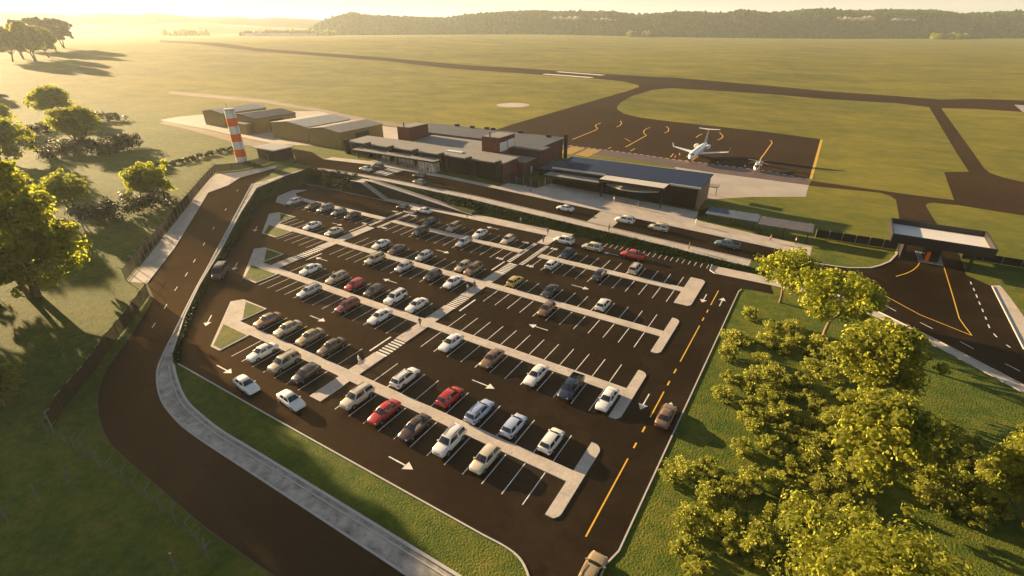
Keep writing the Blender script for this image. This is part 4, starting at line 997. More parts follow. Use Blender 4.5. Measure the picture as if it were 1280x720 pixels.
for nm, c, mt in [('white', (.74, .73, .70), 0), ('cream', (.58, .52, .40), 0), ('beige', (.42, .36, .26), .2), ('silver', (.46, .46, .47), .5), ('tan', (.36, .27, .15), .2), ('brown', (.12, .07, .045), .3),
                  ('dark brown', (.065, .042, .034), .3), ('dark grey', (.05, .05, .052), .3), ('black', (.018, .019, .022), .2), ('dark blue', (.03, .045, .08), .3), ('red', (.42, .022, .018), .1), ('dark red', (.17, .018, .02), .2),
                  ('pale blue', (.36, .45, .66), .2), ('pearl blue', (.46, .54, .70), .2), ('yellow', (.52, .40, .11), .1), ('grey', (.20, .19, .18), .4), ('bronze', (.27, .17, .10), .4), ('teal', (.10, .16, .19), .3)]:
    PAINT[nm] = mat('paint_' + nm.replace(' ', '_'), c, .32, metal=mt, coat=.7, var=.03, vscale=.8, world=False)
    PAINT[nm].node_tree.nodes['Principled BSDF'].inputs['Coat Roughness'].default_value = .08
PROTO = {}
ORD = ['first', 'second', 'third', 'fourth', 'fifth', 'sixth', 'seventh', 'eighth', 'ninth', 'tenth', 'eleventh', 'twelfth', 'thirteenth', 'fourteenth', 'fifteenth', 'sixteenth']
KINDNAME = dict(sedan='sedan', suv='suv', wagon='station wagon', hatch='hatchback', pickup='pickup truck', van='minivan')
def paint_tree(o, m):
    if o.type == 'MESH' and o.data.materials and o.data.materials[0] and o.data.materials[0].name == 'paint':
        o.material_slots[0].link = 'OBJECT'; o.material_slots[0].material = m
    for c in o.children: paint_tree(c, m)
def put_car(kind, colour, x, y, z, heading, label, group, pitch=0):
    """heading: direction of the nose, degrees in the ground plane"""
    if kind not in PROTO: PROTO[kind] = vehicle(kind, None); o = PROTO[kind]
    else: o = copy_tree(PROTO[kind])
    o.location = (x, y, z); o.rotation_euler = (0, pitch, radians(heading))
    paint_tree(o, PAINT[colour]); tag(o, label, {'pickup': 'pickup truck', 'van': 'minivan'}.get(kind, 'car'), group)
    return o
rowdef = dict(A=(33.75, 'below the nearest walkway'), B=(40.3, 'above the nearest walkway'), C=(50.6, 'below the second walkway'), D=(57.2, 'above the second walkway'),
              E=(67.7, 'below the third walkway'), F=(74.2, 'above the third walkway'), G=(84.9, 'below the farthest walkway'), H=(91.4, 'above the farthest walkway'))
# row: (kind, colour, px, py of body centre, nose: 's' towards the camera side, 'n' away)
CARS = dict(
 A=[('sedan', 'white', 321.6, 442, 's'), ('suv', 'beige', 354.4, 454.5, 's'), ('hatch', 'black', 382.5, 469.4, 's'), ('suv', 'cream', 443, 499.5, 's'), ('sedan', 'red', 481, 516.7, 's'), ('sedan', 'dark brown', 517, 538, 's'), ('suv', 'white', 559, 556.5, 's'), ('hatch', 'cream', 606, 578, 's')],
 B=[('sedan', 'bronze', 332.5, 399, 's'), ('sedan', 'beige', 356.7, 411.4, 's'), ('sedan', 'tan', 385.6, 423, 's'), ('sedan', 'brown', 412.5, 436, 's'), ('wagon', 'white', 506, 474, 'n'), ('hatch', 'red', 559, 496, 'n'), ('wagon', 'pale blue', 598, 515, 'n'), ('hatch', 'pearl blue', 643, 533.4, 'n'), ('hatch', 'white', 687.5, 553, 'n')],
 C=[('wagon', 'silver', 381.7, 361.4, 's'), ('wagon', 'dark red', 431, 381, 's'), ('sedan', 'white', 470.5, 396.6, 's'), ('sedan', 'white', 561.7, 430.5, 's'), ('sedan', 'bronze', 613.6, 450, 's'), ('sedan', 'white', 669, 471.7, 's'), ('pickup', 'dark blue', 709.7, 488, 's'), ('sedan', 'white', 755.8, 502, 's')],
 D=[('sedan', 'white', 387, 336.4, 's'), ('wagon', 'beige', 422, 345, 's'), ('hatch', 'red', 446, 352, 's'), ('hatch', 'dark brown', 469.5, 361.4, 's'), ('suv', 'white', 495, 369, 's'), ('sedan', 'white', 523.4, 378.6, 's')],
 E=[('suv', 'beige', 463, 324.7, 's'), ('hatch', 'silver', 501.6, 333, 's'), ('hatch', 'dark grey', 538, 343.4, 's'), ('sedan', 'white', 564, 352, 's'), ('hatch', 'bronze', 680, 388.6, 's')],
 F=[('sedan', 'white', 388, 281, 's'), ('sedan', 'cream', 414, 289.5, 's'), ('sedan', 'white', 473.4, 305, 's'), ('sedan', 'brown', 495, 310.6, 's'), ('hatch', 'silver', 528, 320, 's'), ('hatch', 'beige', 577, 331, 's'), ('suv', 'bronze', 592, 336, 's'), ('hatch', 'yellow', 638.6, 352, 'n'), ('sedan', 'dark grey', 686, 363, 's'), ('hatch', 'white', 747, 380, 'n')],
 G=[('wagon', 'silver', 369, 251, 's'), ('sedan', 'brown', 384, 257.5, 's'), ('suv', 'grey', 406, 261.8, 's'), ('hatch', 'grey', 422, 265.3, 's'), ('sedan', 'dark brown', 441, 271, 's'), ('suv', 'dark grey', 528, 291, 's'), ('wagon', 'silver', 576.6, 304.4, 's'), ('hatch', 'white', 695.6, 332, 'n'), ('sedan', 'dark grey', 739.4, 343.8, 's')],
 H=[('hatch', 'black', 540, 278, 's'), ('suv', 'tan', 571, 285, 's'), ('sedan', 'white', 602.7, 292, 's'), ('hatch', 'cream', 638, 300.8, 's'), ('hatch', 'dark blue', 709.7, 318, 's'), ('suv', 'cream', 799.4, 339, 'n')])
rj = random.Random(5)
for r, lst in CARS.items():
    yc, phrase = rowdef[r]
    for i, (kind, colour, px, py, nose) in enumerate(lst):
        q = at_z(px, py, .75); x = q.x
        if x > -49: k = round((x + 16.85) / BAY); x = -16.85 + BAY * k
        else: k = round((x + 55.15) / BAY); x = -55.15 + BAY * k
        put_car(kind, colour, x + rj.uniform(-.12, .12), yc + rj.uniform(-.2, .2), 0, (-90 if nose == 's' else 90) + rj.uniform(-1.2, 1.2),
                f'{colour} {KINDNAME[kind]}, {ORD[i]} car from the left in the row {phrase}', 'cars parked in bays')
drv = 'cars driving on the lanes and road'
def drive(kind, colour, px, py, heading, label, h=.75, fix=None):
    q = at_z(px, py, h)
    if not inside(LOT, q.x, q.y): q = P(px, py, h)
    z = ground_z(q.x, q.y)
    c, sn = cos(radians(heading)), sin(radians(heading))
    pit = -math.atan2(ground_z(q.x + c * 2, q.y + sn * 2) - ground_z(q.x - c * 2, q.y - sn * 2), 4)
    put_car(kind, colour, q.x if fix is None else fix[0], q.y if fix is None else fix[1], z, heading, label, drv, pit)
drive('sedan', 'white', 308, 480.5, -6, 'white sedan driving along the front lane, behind the other white sedan', .6)
drive('sedan', 'white', 363.8, 500, -6, 'white sedan driving along the front lane, ahead of the other white sedan', .6)
drive('sedan', 'bronze', 833, 518, 90, 'bronze sedan driving up the yellow lined lane beside the grass edge')
drive('wagon', 'tan', 739, 716, 91, 'tan station wagon entering the yellow lined lane at the bottom edge', .85)
drive('van', 'brown', 274.7, 339, -48, 'brown minivan coming down the shaded lane beside the planted bank', 1.0)
drive('hatch', 'dark grey', 504, 258.5, 178, 'dark grey hatchback in the top lane beside the ramp wall')
drive('sedan', 'white', 530, 262.5, 178, 'white sedan in the top lane just past the dashed crossing')
drive('suv', 'white', 705, 300, 178, 'white suv heading the queue in the top lane near the path end')
drive('suv', 'cream', 740.5, 308.5, 178, 'cream suv second in the queue in the top lane')
drive('pickup', 'red', 791.5, 318.5, 178, 'red pickup truck last in the queue in the top lane')
drive('sedan', 'white', 706.5, 259.5, 180, 'white sedan on the terminal road just before the raised crossing')
drive('suv', 'white', 781, 274.5, 180, 'white suv on the terminal road directly behind the raised crossing')
drive('suv', 'cream', 823, 284, 180, 'cream suv with dark windows on the terminal road, third in the line')
drive('pickup', 'teal', 909.5, 305, 180, 'blue grey pickup truck alone on the terminal road near the shelters')
drive('sedan', 'white', 457, 210.5, 178, 'white sedan at the far striped crossing of the terminal road')
drive('suv', 'dark grey', 472, 208, 178, 'dark grey suv waiting beside the far striped crossing')
drive('suv', 'black', 525, 220, 178, 'black suv stopped in front of the glass lobby')
drive('hatch', 'grey', 524.5, 227, 178, 'grey hatchback passing the black suv by the lobby')
# ------------------------------------------------------------------ trees, bushes, hedges
def leaf(bm, c, n, s, rnd):
    n = n.normalized(); a = n.cross(Vector((rnd.uniform(-1, 1), rnd.uniform(-1, 1), rnd.uniform(-1, 1)))).normalized(); b = n.cross(a)
    s2 = s * rnd.uniform(.55, .8)
    v = [bm.verts.new(c + a * (s * .5 * ca) + b * (s2 * .5 * sa) + n * (s * .1 * abs(sa))) for ca, sa in ((-1, 0), (-.45, -.9), (.5, -.8), (1, 0), (.5, .8), (-.45, .9))]
    bm.faces.new(v)
def rvec(rnd):
    while True:
        v = Vector((rnd.uniform(-1, 1), rnd.uniform(-1, 1), rnd.uniform(-1, 1)))
        if .05 < v.length <= 1: return v
def clump(bm, c, r, n, s, rnd, squash=.75):
    for i in range(n):
        d = rvec(rnd).normalized(); rr = r * rnd.uniform(.45, 1.05)
        p = c + Vector((d.x * rr, d.y * rr, d.z * rr * squash))
        leaf(bm, p, d + rvec(rnd) * .8 + Vector((0, 0, .35)), s * rnd.uniform(.6, 1.25), rnd)
def make_tree(name, seed, h=12.0, rad=5.5, base=.28, limbs=5, clumps=70, per=70, ls=.5, leafm='leaf_bright', stems=1, flat=.8, trunk_r=.3, skirt=0):
    rnd = random.Random(seed); root = empty(name)
    bt = bmesh.new(); bc = bmesh.new(); ends = []
    zc = h * (base * .8 + (1 - base * .8) * .5); rz = h * (1 - base * .8) * .5
    for st in range(stems):
        a0 = rnd.uniform(0, 6.28); o = Vector((cos(a0), sin(a0), 0)) * (.0 if stems == 1 else rnd.uniform(.3, 1.0))
        lean = Vector((cos(a0), sin(a0), 0)) * (rnd.uniform(.05, .1) if stems == 1 else rnd.uniform(.15, .3))
        top = o + Vector((0, 0, h * base)) + lean * h * base
        tube(bt, [o + Vector((0, 0, -.4)), o + Vector((0, 0, .25)), o + (top - o) * .5 + rvec(rnd) * .15, top], [trunk_r * 1.5, trunk_r * 1.1, trunk_r * .9, trunk_r * .75], 9)
        for k in range(limbs):
            a = 2 * pi * (k + rnd.uniform(-.3, .3)) / limbs; el = rnd.uniform(.35, 1.15)
            d = Vector((cos(a) * cos(el), sin(a) * cos(el), sin(el))); L = rad * rnd.uniform(.6, .85)
            m = top + d * L * .45 + Vector((0, 0, L * .06)); e = top + d * L + Vector((0, 0, rnd.uniform(.1, .3) * L))
            tube(bt, [top, m, e], [trunk_r * .55, trunk_r * .36, trunk_r * .14], 6)
            ends.append(e)
            for j in range(3):
                dd = (d + rvec(rnd) * .75).normalized(); s0 = top.lerp(e, rnd.uniform(.4, .8)); e2 = s0 + dd * L * rnd.uniform(.35, .6)
                tube(bt, [s0, s0.lerp(e2, .5) + rvec(rnd) * .12, e2], [trunk_r * .24, trunk_r * .15, trunk_r * .06], 5); ends.append(e2)
    obj('trunk', bt, M['bark'], root, smooth=radians(50))
    lob = [(rvec(rnd).normalized(), rnd.uniform(.75, 1.15)) for _ in range(9)]
    def shape(d):
        return max(.72, max(w * max(0, d.dot(q)) ** 2 for q, w in lob)) 
    for e in ends: clump(bc, e, rad * .2, per, ls, rnd)
    for k in range(skirt):
        a = rnd.uniform(0, 6.28); q = rad * rnd.uniform(.45, .98)
        clump(bc, Vector((cos(a) * q, sin(a) * q, h * rnd.uniform(.13, .4))), rad * rnd.uniform(.1, .18), per // 2, ls, rnd)
    for k in range(clumps):
        d = rvec(rnd).normalized()
        if d.z < -.75: d.z *= -1
        q = rnd.uniform(.45, 1.0) ** .8 * shape(d)
        c = Vector((d.x * rad * q, d.y * rad * q, zc + d.z * rz * q * (1.0 if d.z > 0 else .95)))
        clump(bc, c, rad * rnd.uniform(.13, .24), int(per * rnd.uniform(.6, 1.3)), ls, rnd)
    obj('crown', bc, M[leafm], root)
    return root
def put_tree(proto, x, y, s, rz, label, cat='tree', group=None, z=None, first=False, sz=1.0):
    o = proto if first else copy_tree(proto)
    o.location = (x, y, ground_z(x, y) if z is None else z); o.rotation_euler = (0, 0, rz); o.scale = (s, s, s * sz)
    tag(o, label, cat, group); return o
gR = 'trees on the lawn right of the car park'; gL = 'trees in the meadow left of the access road'
tA = make_tree('tree', 11, 11.5, 6.2, .28, 6, 70, 70, .46, 'leaf_green', trunk_r=.26)
tB = make_tree('tree', 23, 12.5, 5.6, .2, 6, 120, 75, .5, 'leaf_bright', trunk_r=.32, skirt=14)
tC = make_tree('tree', 37, 11.5, 6.8, .15, 5, 130, 85, .5, 'leaf_bright', stems=2, trunk_r=.3)
put_tree(tA, -.6, 92.4, .94, .3, 'open leafy tree with thin red limbs at the corner path', 'tree', gR, first=True)
put_tree(tA, 6.6, 82.5, 1.14, 2.2, 'open spreading tree between the corner path and the dense tree', 'tree', gR)
put_tree(tB, 12.4, 68.3, 1.06, 1.0, 'dense rounded tree in the middle of the lawn, dark lower crown', 'tree', gR, first=True)
put_tree(tB, 12.3, 53.5, .98, 3.6, 'dense tree on the lawn with one pale trunk showing underneath', 'tree', gR)
tE = make_tree('tree', 41, 12.5, 8.2, .15, 7, 190, 130, .36, 'leaf_bright', stems=2, trunk_r=.3)
put_tree(tE, 12.0, 32.8, 1.0, .4, 'big bright yellow green tree filling the bottom right foreground', 'tree', gR, first=True)
put_tree(tB, 25.6, 55.5, 1.0, 5.0, 'bright tree cut by the right picture edge', 'tree', gR)
put_tree(tB, 26.0, 43, .7, 4.0, 'smaller tree low in the bottom right corner', 'tree', gR)
big = make_tree('tree', 51, 27.5, 9.4, .12, 6, 150, 75, .8, 'leaf_green', stems=4, trunk_r=.4, skirt=60)
put_tree(big, -116.0, 22.5, 1.09, .9, 'tallest multi stemmed green tree at the left picture edge', 'tree', gL, first=True)
tD = make_tree('tree', 63, 11, 6.4, .16, 5, 70, 60, .65, 'leaf_green', stems=2, trunk_r=.28, skirt=10)
put_tree(tD, -151.1, 60.6, 1.0, 0, 'airy rounded tree standing alone above the dark hedge by the fence', 'tree', gL, first=True)
put_tree(tD, -160.6, 46, .95, 1.4, 'small tree tucked behind the tallest left tree', 'tree', gL)
put_tree(tC, -243.5, 81, 1.4, 2, 'wide spreading tree behind the long dark hedge', 'tree', gL, first=True)
put_tree(tC, -331.5, 103.9, 1.5, 4, 'flat topped tree with two trunks rising from a low dark hedge', 'tree', gL)
put_tree(tD, -318, 78, 1.25, 3, 'thin tree cut by the left picture edge beside a low hedge', 'tree', gL)
put_tree(tD, -236, 55, 1.6, 5, 'broad bright tree between the tallest left tree and the long hedge', 'tree', gL)
put_tree(tB, -196, 38, 1.4, 2.5, 'leafy tree half hidden behind the tallest left tree crown', 'tree', gL)
put_tree(tB, -84.5, 9.0, .62, 2.5, 'shaded low tree at the left picture edge below the fence', 'tree', gL)
for x, y, s, l in [(-105, 9, 1.3, 'shading tree past the left edge, between the tallest tree and the lower meadow'), (-118, 4, 1.7, 'shading tree past the left edge, nearest to the lower meadow'), (-140, 14, 1.9, 'shading tree past the left edge, behind the tallest tree'), (-101, -4, 1.5, 'shading tree past the left edge, lowest of all')]:
    put_tree(tB, x, y, s, x, l, 'tree', gL)
tF = make_tree('tree', 77, 24, 11, .2, 5, 150, 60, 1.4, 'leaf_bright', stems=2, trunk_r=.5)
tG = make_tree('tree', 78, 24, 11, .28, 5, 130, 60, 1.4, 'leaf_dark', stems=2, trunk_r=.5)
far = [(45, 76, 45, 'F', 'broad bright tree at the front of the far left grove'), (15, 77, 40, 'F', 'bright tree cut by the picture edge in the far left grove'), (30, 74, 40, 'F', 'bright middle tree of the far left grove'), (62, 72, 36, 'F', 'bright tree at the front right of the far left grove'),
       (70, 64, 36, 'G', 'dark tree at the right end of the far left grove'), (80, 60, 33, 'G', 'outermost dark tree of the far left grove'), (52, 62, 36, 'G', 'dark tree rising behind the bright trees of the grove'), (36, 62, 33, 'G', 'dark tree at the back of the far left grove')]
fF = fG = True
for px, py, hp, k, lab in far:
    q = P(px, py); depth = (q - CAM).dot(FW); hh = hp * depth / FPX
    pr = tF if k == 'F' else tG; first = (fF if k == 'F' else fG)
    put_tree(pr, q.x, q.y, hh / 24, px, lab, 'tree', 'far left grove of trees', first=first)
    if k == 'F': fF = False
    else: fG = False
for px, py, s_, lab in [(-46, 112, 40, 'shading tree past the left edge, farther one of two by the far grove'), (-40, 128, 34, 'shading tree past the left edge, nearer one of two by the far grove')]:
    q = P(px, py); put_tree(tF, q.x, q.y, s_ * (q - CAM).dot(FW) / FPX / 24, px, lab, 'tree', 'far left grove of trees')
# bushes
def make_bush(seed, r=1.6, h=2.0, n=30, per=75, ls=.23, m='leaf_olive'):
    rnd = random.Random(seed); root = empty('bush'); bm = bmesh.new(); bs = bmesh.new()
    for k in range(n):
        d = rvec(rnd).normalized(); d.z = abs(d.z)
        q = rnd.uniform(.45, 1); c = Vector((d.x * r * q, d.y * r * q, .35 + d.z * h * .72 * q)); clump(bm, c, r * rnd.uniform(.2, .34), int(per * rnd.uniform(.6, 1.3)), ls, rnd)
        if k % 4 == 0: tube(bs, [(0, 0, -.2), c * .5, c], [.05, .035, .015], 4)
    obj('foliage', bm, M[m], root); obj('stem', bs, M['bark'], root)
    return root
bp = [make_bush(s, r, h, n) for s, r, h, n in [(1, 1.5, 2.1, 26), (2, 1.9, 1.9, 34), (3, 1.3, 1.7, 22)]]
bush_px = [(938, 397), (921, 428), (909, 422), (911, 447), (959, 430), (976, 438), (992, 431), (952, 455), (913, 478), (938, 482), (905, 497), (935, 510), (932, 528), (976, 480), (986, 500), (967, 506), (950, 494), (978, 545), (925, 566), (848, 596), (884, 590), (990, 590), (972, 608), (988, 578),
           (888, 626), (863, 655), (857, 693), (872, 724), (950, 668), (978, 650), (1002, 642), (1037, 592), (1042, 634), (1012, 462), (1032, 470), (1052, 500), (1200, 572), (1229, 588), (1214, 622), (1196, 604), (1048, 528), (1022, 512), (1060, 560), (905, 655), (920, 650), (945, 540), (958, 470), (1000, 480), (1024, 435), (1016, 610), (1245, 640), (1225, 655), (960, 700), (925, 690), (990, 665), (1025, 560), (1000, 548), (962, 565), (1050, 610), (1070, 625), (1185, 640), (1160, 620), (1215, 560), (1180, 545), (1018, 580), (1005, 562), (1030, 540), (995, 525), (1010, 500), (972, 520), (1038, 448), (1015, 445), (965, 415), (990, 412), (955, 525), (1065, 590), (1058, 640), (1205, 640), (1235, 610), (1170, 595), (1190, 575), (940, 610), (915, 612), (905, 680), (945, 690), (1030, 655)]
nums = ['sunlit olive bush', 'rounded olive bush', 'small ragged bush', 'yellow green bush', 'low spreading bush', 'knobbly olive bush']
seen = [False] * 3
for i, (px, py) in enumerate(bush_px):
    q = P(px, py); k = i % 3; s = rj.uniform(.88, 1.2); first = not seen[k]; seen[k] = True
    # nearest neighbours give the label its landmark
    row = 'by the car park kerb' if px < 905 else 'mid lawn' if px < 985 else 'among the lawn trees' if px < 1120 else 'near the right edge'
    lvl = 'at the far lawn end' if py < 450 else 'level with the second walkway' if py < 505 else 'level with the bronze car' if py < 560 else 'level with the nearest walkway' if py < 625 else 'low in the picture'
    cell = [b for b in bush_px if (b[0] < 905, b[0] < 985, b[0] < 1120) == (px < 905, px < 985, px < 1120) and (b[1] < 450, b[1] < 505, b[1] < 560, b[1] < 625) == (py < 450, py < 505, py < 560, py < 625)]
    cell.sort(); wh = '' if len(cell) == 1 else (['first', 'second', 'third', 'fourth', 'fifth', 'sixth', 'seventh', 'eighth', 'ninth', 'tenth', 'eleventh', 'twelfth', 'thirteenth', 'fourteenth', 'fifteenth', 'sixteenth', 'seventeenth', 'eighteenth'][cell.index((px, py))] + ' from the left ')
    put_tree(bp[k], q.x, q.y, s, rj.uniform(0, 6), f'olive bush {wh}{row}, {lvl}', 'bush', 'bushes on the lawn right of the car park', first=first)
# hedges: runs of leafy clumps along a line
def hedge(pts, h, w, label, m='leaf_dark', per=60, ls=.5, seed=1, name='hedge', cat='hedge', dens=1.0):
    rnd = random.Random(seed); bm = bmesh.new(); pl = densify(pts, 1.2 / dens, False)
    for q in pl:
        for j in range(4):
            x, y = q[0] + rnd.uniform(-w, w) * .5, q[1] + rnd.uniform(-w, w) * .5; z = terrain(x, y) + rnd.uniform(.15, .8) * h
            clump(bm, Vector((x, y, z)), h * rnd.uniform(.24, .4), int(per * .55), ls, rnd, .9)
    return tag(obj(name, bm, M[m]), label, cat, 'hedges in the left meadow')
hedge([P2(*q) for q in [(46, 168), (75, 158), (110, 152), (150, 151)]], 4.5, 6, 'low dark hedge under the flat topped far tree', seed=2, per=70, ls=.7, dens=.7)
hedge([P2(*q) for q in [(60, 198), (100, 193), (150, 189), (168, 184)]], 6.0, 7, 'long dark hedge in front of the wide spreading tree', seed=3, per=130, ls=.7)
hedge([P2(*q) for q in [(100, 288), (125, 280), (160, 268), (206, 256)]], 5.2, 6, 'tall dark hedge below the airy rounded tree', seed=4, per=150, ls=.5)
hedge([P2(*q) for q in [(200, 209), (230, 203), (260, 195), (292, 187)]], 1.6, 1.6, 'thin low hedge running to the striped tower', seed=5, ls=.4, per=70)
hedge([P2(*q) for q in [(0, 178), (20, 172), (38, 172)]], 2.5, 3, 'short dark hedge at the left picture edge', seed=6, ls=.6)
# planting on the steep bank west of the car park and in the north-west corner
rnd = random.Random(9); bm = bmesh.new()
pl = densify(LOT_W, .55, False)
for q in pl:
    zt = max(.5, terrain(*q)); 
    for j in range(3):
        z = rnd.uniform(.05, 1.0) * zt; clump(bm, Vector((q[0] - .3 + rnd.uniform(-.25, .25), q[1] + .3 + rnd.uniform(-.25, .25), z)), .42, 9, .3, rnd)
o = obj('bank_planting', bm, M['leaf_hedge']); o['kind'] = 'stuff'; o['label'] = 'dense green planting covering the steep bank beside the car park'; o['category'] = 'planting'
bm = bmesh.new()
for i in range(620):
    x = rnd.uniform(-142, -119); y = rnd.uniform(100.2, 105.4)
    if not inside(NBANK, x, y): continue
    clump(bm, Vector((x, y, ground_z(x, y) + rnd.uniform(.1, .8))), .65, 16, .32, rnd)
o = obj('corner_planting', bm, M['leaf_hedge']); o['kind'] = 'stuff'; o['label'] = 'shrubby green ground cover on the bank corner'; o['category'] = 'planting'
bm = bmesh.new(); rnd = random.Random(10); c = 0
while c < 5200:
    x = rnd.uniform(-119, -4); y = rnd.uniform(102.7, 107.6); c += 1
    if not inside(NBANK, x, y) or (x > -114.6 and x < -75.4 and y < 104.6) or seg_dist(NBANK, x, y) < .25: continue
    clump(bm, Vector((x, y, ground_z(x, y) + .12)), .42, 9, .26, rnd, .6)
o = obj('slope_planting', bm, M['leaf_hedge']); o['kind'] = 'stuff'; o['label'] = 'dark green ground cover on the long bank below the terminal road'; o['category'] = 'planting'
# grass tufts near the camera side
def tufts(name, region, n, seed, m, lab, hmin=.12, hmax=.35):
    rnd = random.Random(seed); bm = bmesh.new(); xs = [p[0] for p in region]; ys = [p[1] for p in region]; c = 0
    while c < n:
        x, y = rnd.uniform(min(xs), max(xs)), rnd.uniform(min(ys), max(ys))
        c += 1
        if not inside(region, x, y): continue
        z = terrain(x, y); h = rnd.uniform(hmin, hmax)
        for k in range(3):
            a = rnd.uniform(0, 6.28); w = .05 + .05 * rnd.random(); dx, dy = cos(a) * w, sin(a) * w; lx, ly = rnd.uniform(-.2, .2), rnd.uniform(-.2, .2)
            bm.faces.new([bm.verts.new(q) for q in ((x - dx, y - dy, z - .02), (x + dx, y + dy, z - .02), (x + lx, y + ly, z + h))])
    o = obj(name, bm, M[m]); o['kind'] = 'stuff'; o['label'] = lab; o['category'] = 'grass'
# ------------------------------------------------------------------ people (one skinned body, clothes and hair as children)
def skin_mesh(name, verts, edges, radii, root=0, sub=1):
    me = bpy.data.meshes.new(name); me.from_pydata(verts, edges, []); o = bpy.data.objects.new(name, me); COL.objects.link(o)
    sk = o.modifiers.new('skin', 'SKIN'); sv = me.skin_vertices[0].data
    for i, r in enumerate(radii):
        sv[i].radius = (r, r) if not isinstance(r, tuple) else r; sv[i].use_root = (i == root)
    o.modifiers.new('sub', 'SUBSURF').levels = sub
    dg = bpy.context.evaluated_depsgraph_get(); dg.update()
    m2 = bpy.data.meshes.new_from_object(o.evaluated_get(dg)); m2.name = name
    for p in m2.polygons: p.use_smooth = True
    bpy.data.objects.remove(o); bpy.data.meshes.remove(me)
    return m2
def make_person(stride, armswing):
    V = []; E = []; R = []
    def add(p, r, par=None):
        V.append(p); R.append(r)
        if par is not None: E.append((par, len(V) - 1))
        return len(V) - 1
    pel = add((0, 0, .93), (.15, .11)); wa = add((0, 0, 1.10), (.135, .1), pel); ch = add((.01, 0, 1.30), (.165, .115), wa); nb = add((0, 0, 1.44), (.075, .07), ch); nk = add((.01, 0, 1.52), .055, nb)
    hd = add((.025, 0, 1.60), .085, nk); ht = add((.02, 0, 1.70), .09, hd); add((.015, 0, 1.755), .05, ht); add((.115, 0, 1.63), .018, hd)
    for s in (-1, 1):
        hp = add((0, s * .095, .88), .09, pel); kx = s * stride; kn = add((kx * .5 + .05, s * .10, .49), .062, hp); an = add((kx, s * .10, .09 + (.05 if s < 0 else 0)), .042, kn); add((kx + .13, s * .11, .035 + (.02 if s < 0 else 0)), .035, an)
        sh = add((0, s * .19, 1.40), .062, ch); ax = -s * armswing; el = add((ax * .4, s * .235, 1.13), .045, sh); wr = add((ax + .06, s * .23, .90), .030, el); pm = add((ax + .075, s * .23, .84), .034, wr)
        for j in range(4): f1 = add((ax + .06 + .018 * j, s * .232, .79), .009, pm); add((ax + .055 + .018 * j, s * .226, .755 - (.004 if j in (0, 3) else -.006)), .008, f1)
        t1 = add((ax + .115, s * .225, .83), .010, pm); add((ax + .125, s * .222, .80), .009, t1)
    body = skin_mesh('person', V, E, R)
    Vs, Es, Rs = [], [], []
    def a2(p, r, par=None):
        Vs.append(p); Rs.append(r)
        if par is not None: Es.append((par, len(Vs) - 1))
        return len(Vs) - 1
    p0 = a2((0, 0, .97), (.165, .125)); w0 = a2((0, 0, 1.10), (.15, .115), p0); c0 = a2((.01, 0, 1.30), (.18, .13), w0); a2((0, 0, 1.43), (.09, .08), c0)
    for s in (-1, 1):
        sh = a2((0, s * .195, 1.39), .075, c0); ax = -s * armswing; el = a2((ax * .4, s * .238, 1.13), .058, sh); a2((ax * .8 + .03, s * .232, .98), .045, el)
    shirt = skin_mesh('shirt', Vs, Es, Rs)
    Vs, Es, Rs = [], [], []
    p0 = a2((0, 0, .95), (.16, .12))
    for s in (-1, 1):
        hp = a2((0, s * .095, .87), .102, p0); kx = s * stride; kn = a2((kx * .5 + .05, s * .10, .49), .076, hp); a2((kx, s * .10, .13 + (.05 if s < 0 else 0)), .06, kn)
    trousers = skin_mesh('trousers', Vs, Es, Rs)
    hair = skin_mesh('hair', [(-.015, 0, 1.68), (.0, 0, 1.75), (.045, 0, 1.765)], [(0, 1), (1, 2)], [.098, .075, .05])
    return body, shirt, trousers, hair
PM = [make_person(.26, .2), make_person(.05, .05)]
CL = {}
for n, c in [('white', (.7, .68, .65)), ('black', (.02, .02, .022)), ('dark', (.05, .045, .045)), ('blue', (.06, .09, .17)), ('pink', (.5, .18, .16)), ('grey', (.25, .25, .25)), ('orange', (.6, .18, .03)), ('yellow', (.7, .55, .05)), ('tan', (.4, .32, .22))]: CL[n] = mat('cloth_' + n, c, .85)
def person(px, py, top, bottom, heading, pose, label, loc=None):
    q = at_z(px, py, 0) if loc is None else Vector((*loc, 0))
    if loc is None and not inside(LOT, q.x, q.y): q = P(px, py)
    z = ground_z(q.x, q.y)
    if inside(LOT, q.x, q.y) and (abs(q.x + 50.3) < 1.3 or q.y > 99.8 or any(a < q.y < b for a, b in BARS)): z += .13
    b, s, t, h = PM[pose]
    o = bpy.data.objects.new('person', b); COL.objects.link(o)
    if not b.materials:
        for m_, k in ((b, 'skin'), (h, 'hair')): m_.materials.append(M[k])
        s.materials.append(CL['grey']); t.materials.append(CL['grey'])
    o.location = (q.x, q.y, z); o.rotation_euler = (0, 0, radians(heading))
    for m_, nm, cm in ((s, 'shirt', CL[top]), (t, 'trousers', CL[bottom]), (h, 'hair', M['hair'])):
        c = bpy.data.objects.new(nm, m_); COL.objects.link(c); c.parent = o
        c.material_slots[0].link = 'OBJECT'; c.material_slots[0].material = cm
    tag(o, label, 'person', 'people walking about')
    return o
person(525.5, 408.5, 'black', 'dark', -70, 0, 'person in black walking on the cross path at the second walkway')
person(450, 456, 'white', 'white', 60, 0, 'person in white walking on the cross path at the nearest walkway')
person(593.5, 361, 'black', 'dark', 240, 0, 'person in dark clothes on the cross path at the third walkway')
person(585.5, 366, 'grey', 'blue', 80, 0, 'person in grey and blue just below the third walkway')
person(679, 304, 'black', 'black', 100, 0, 'person in black near the white suv at the top path end')
person(684.5, 294, 'dark', 'blue', 80, 0, 'person in dark top behind the path end, nearer the bank')
person(651, 280, 'white', 'dark', 180, 1, 'person in white top on the long footpath below the bank')
person(583.5, 264, 'dark', 'tan', 0, 0, 'person walking at the foot of the ramp')
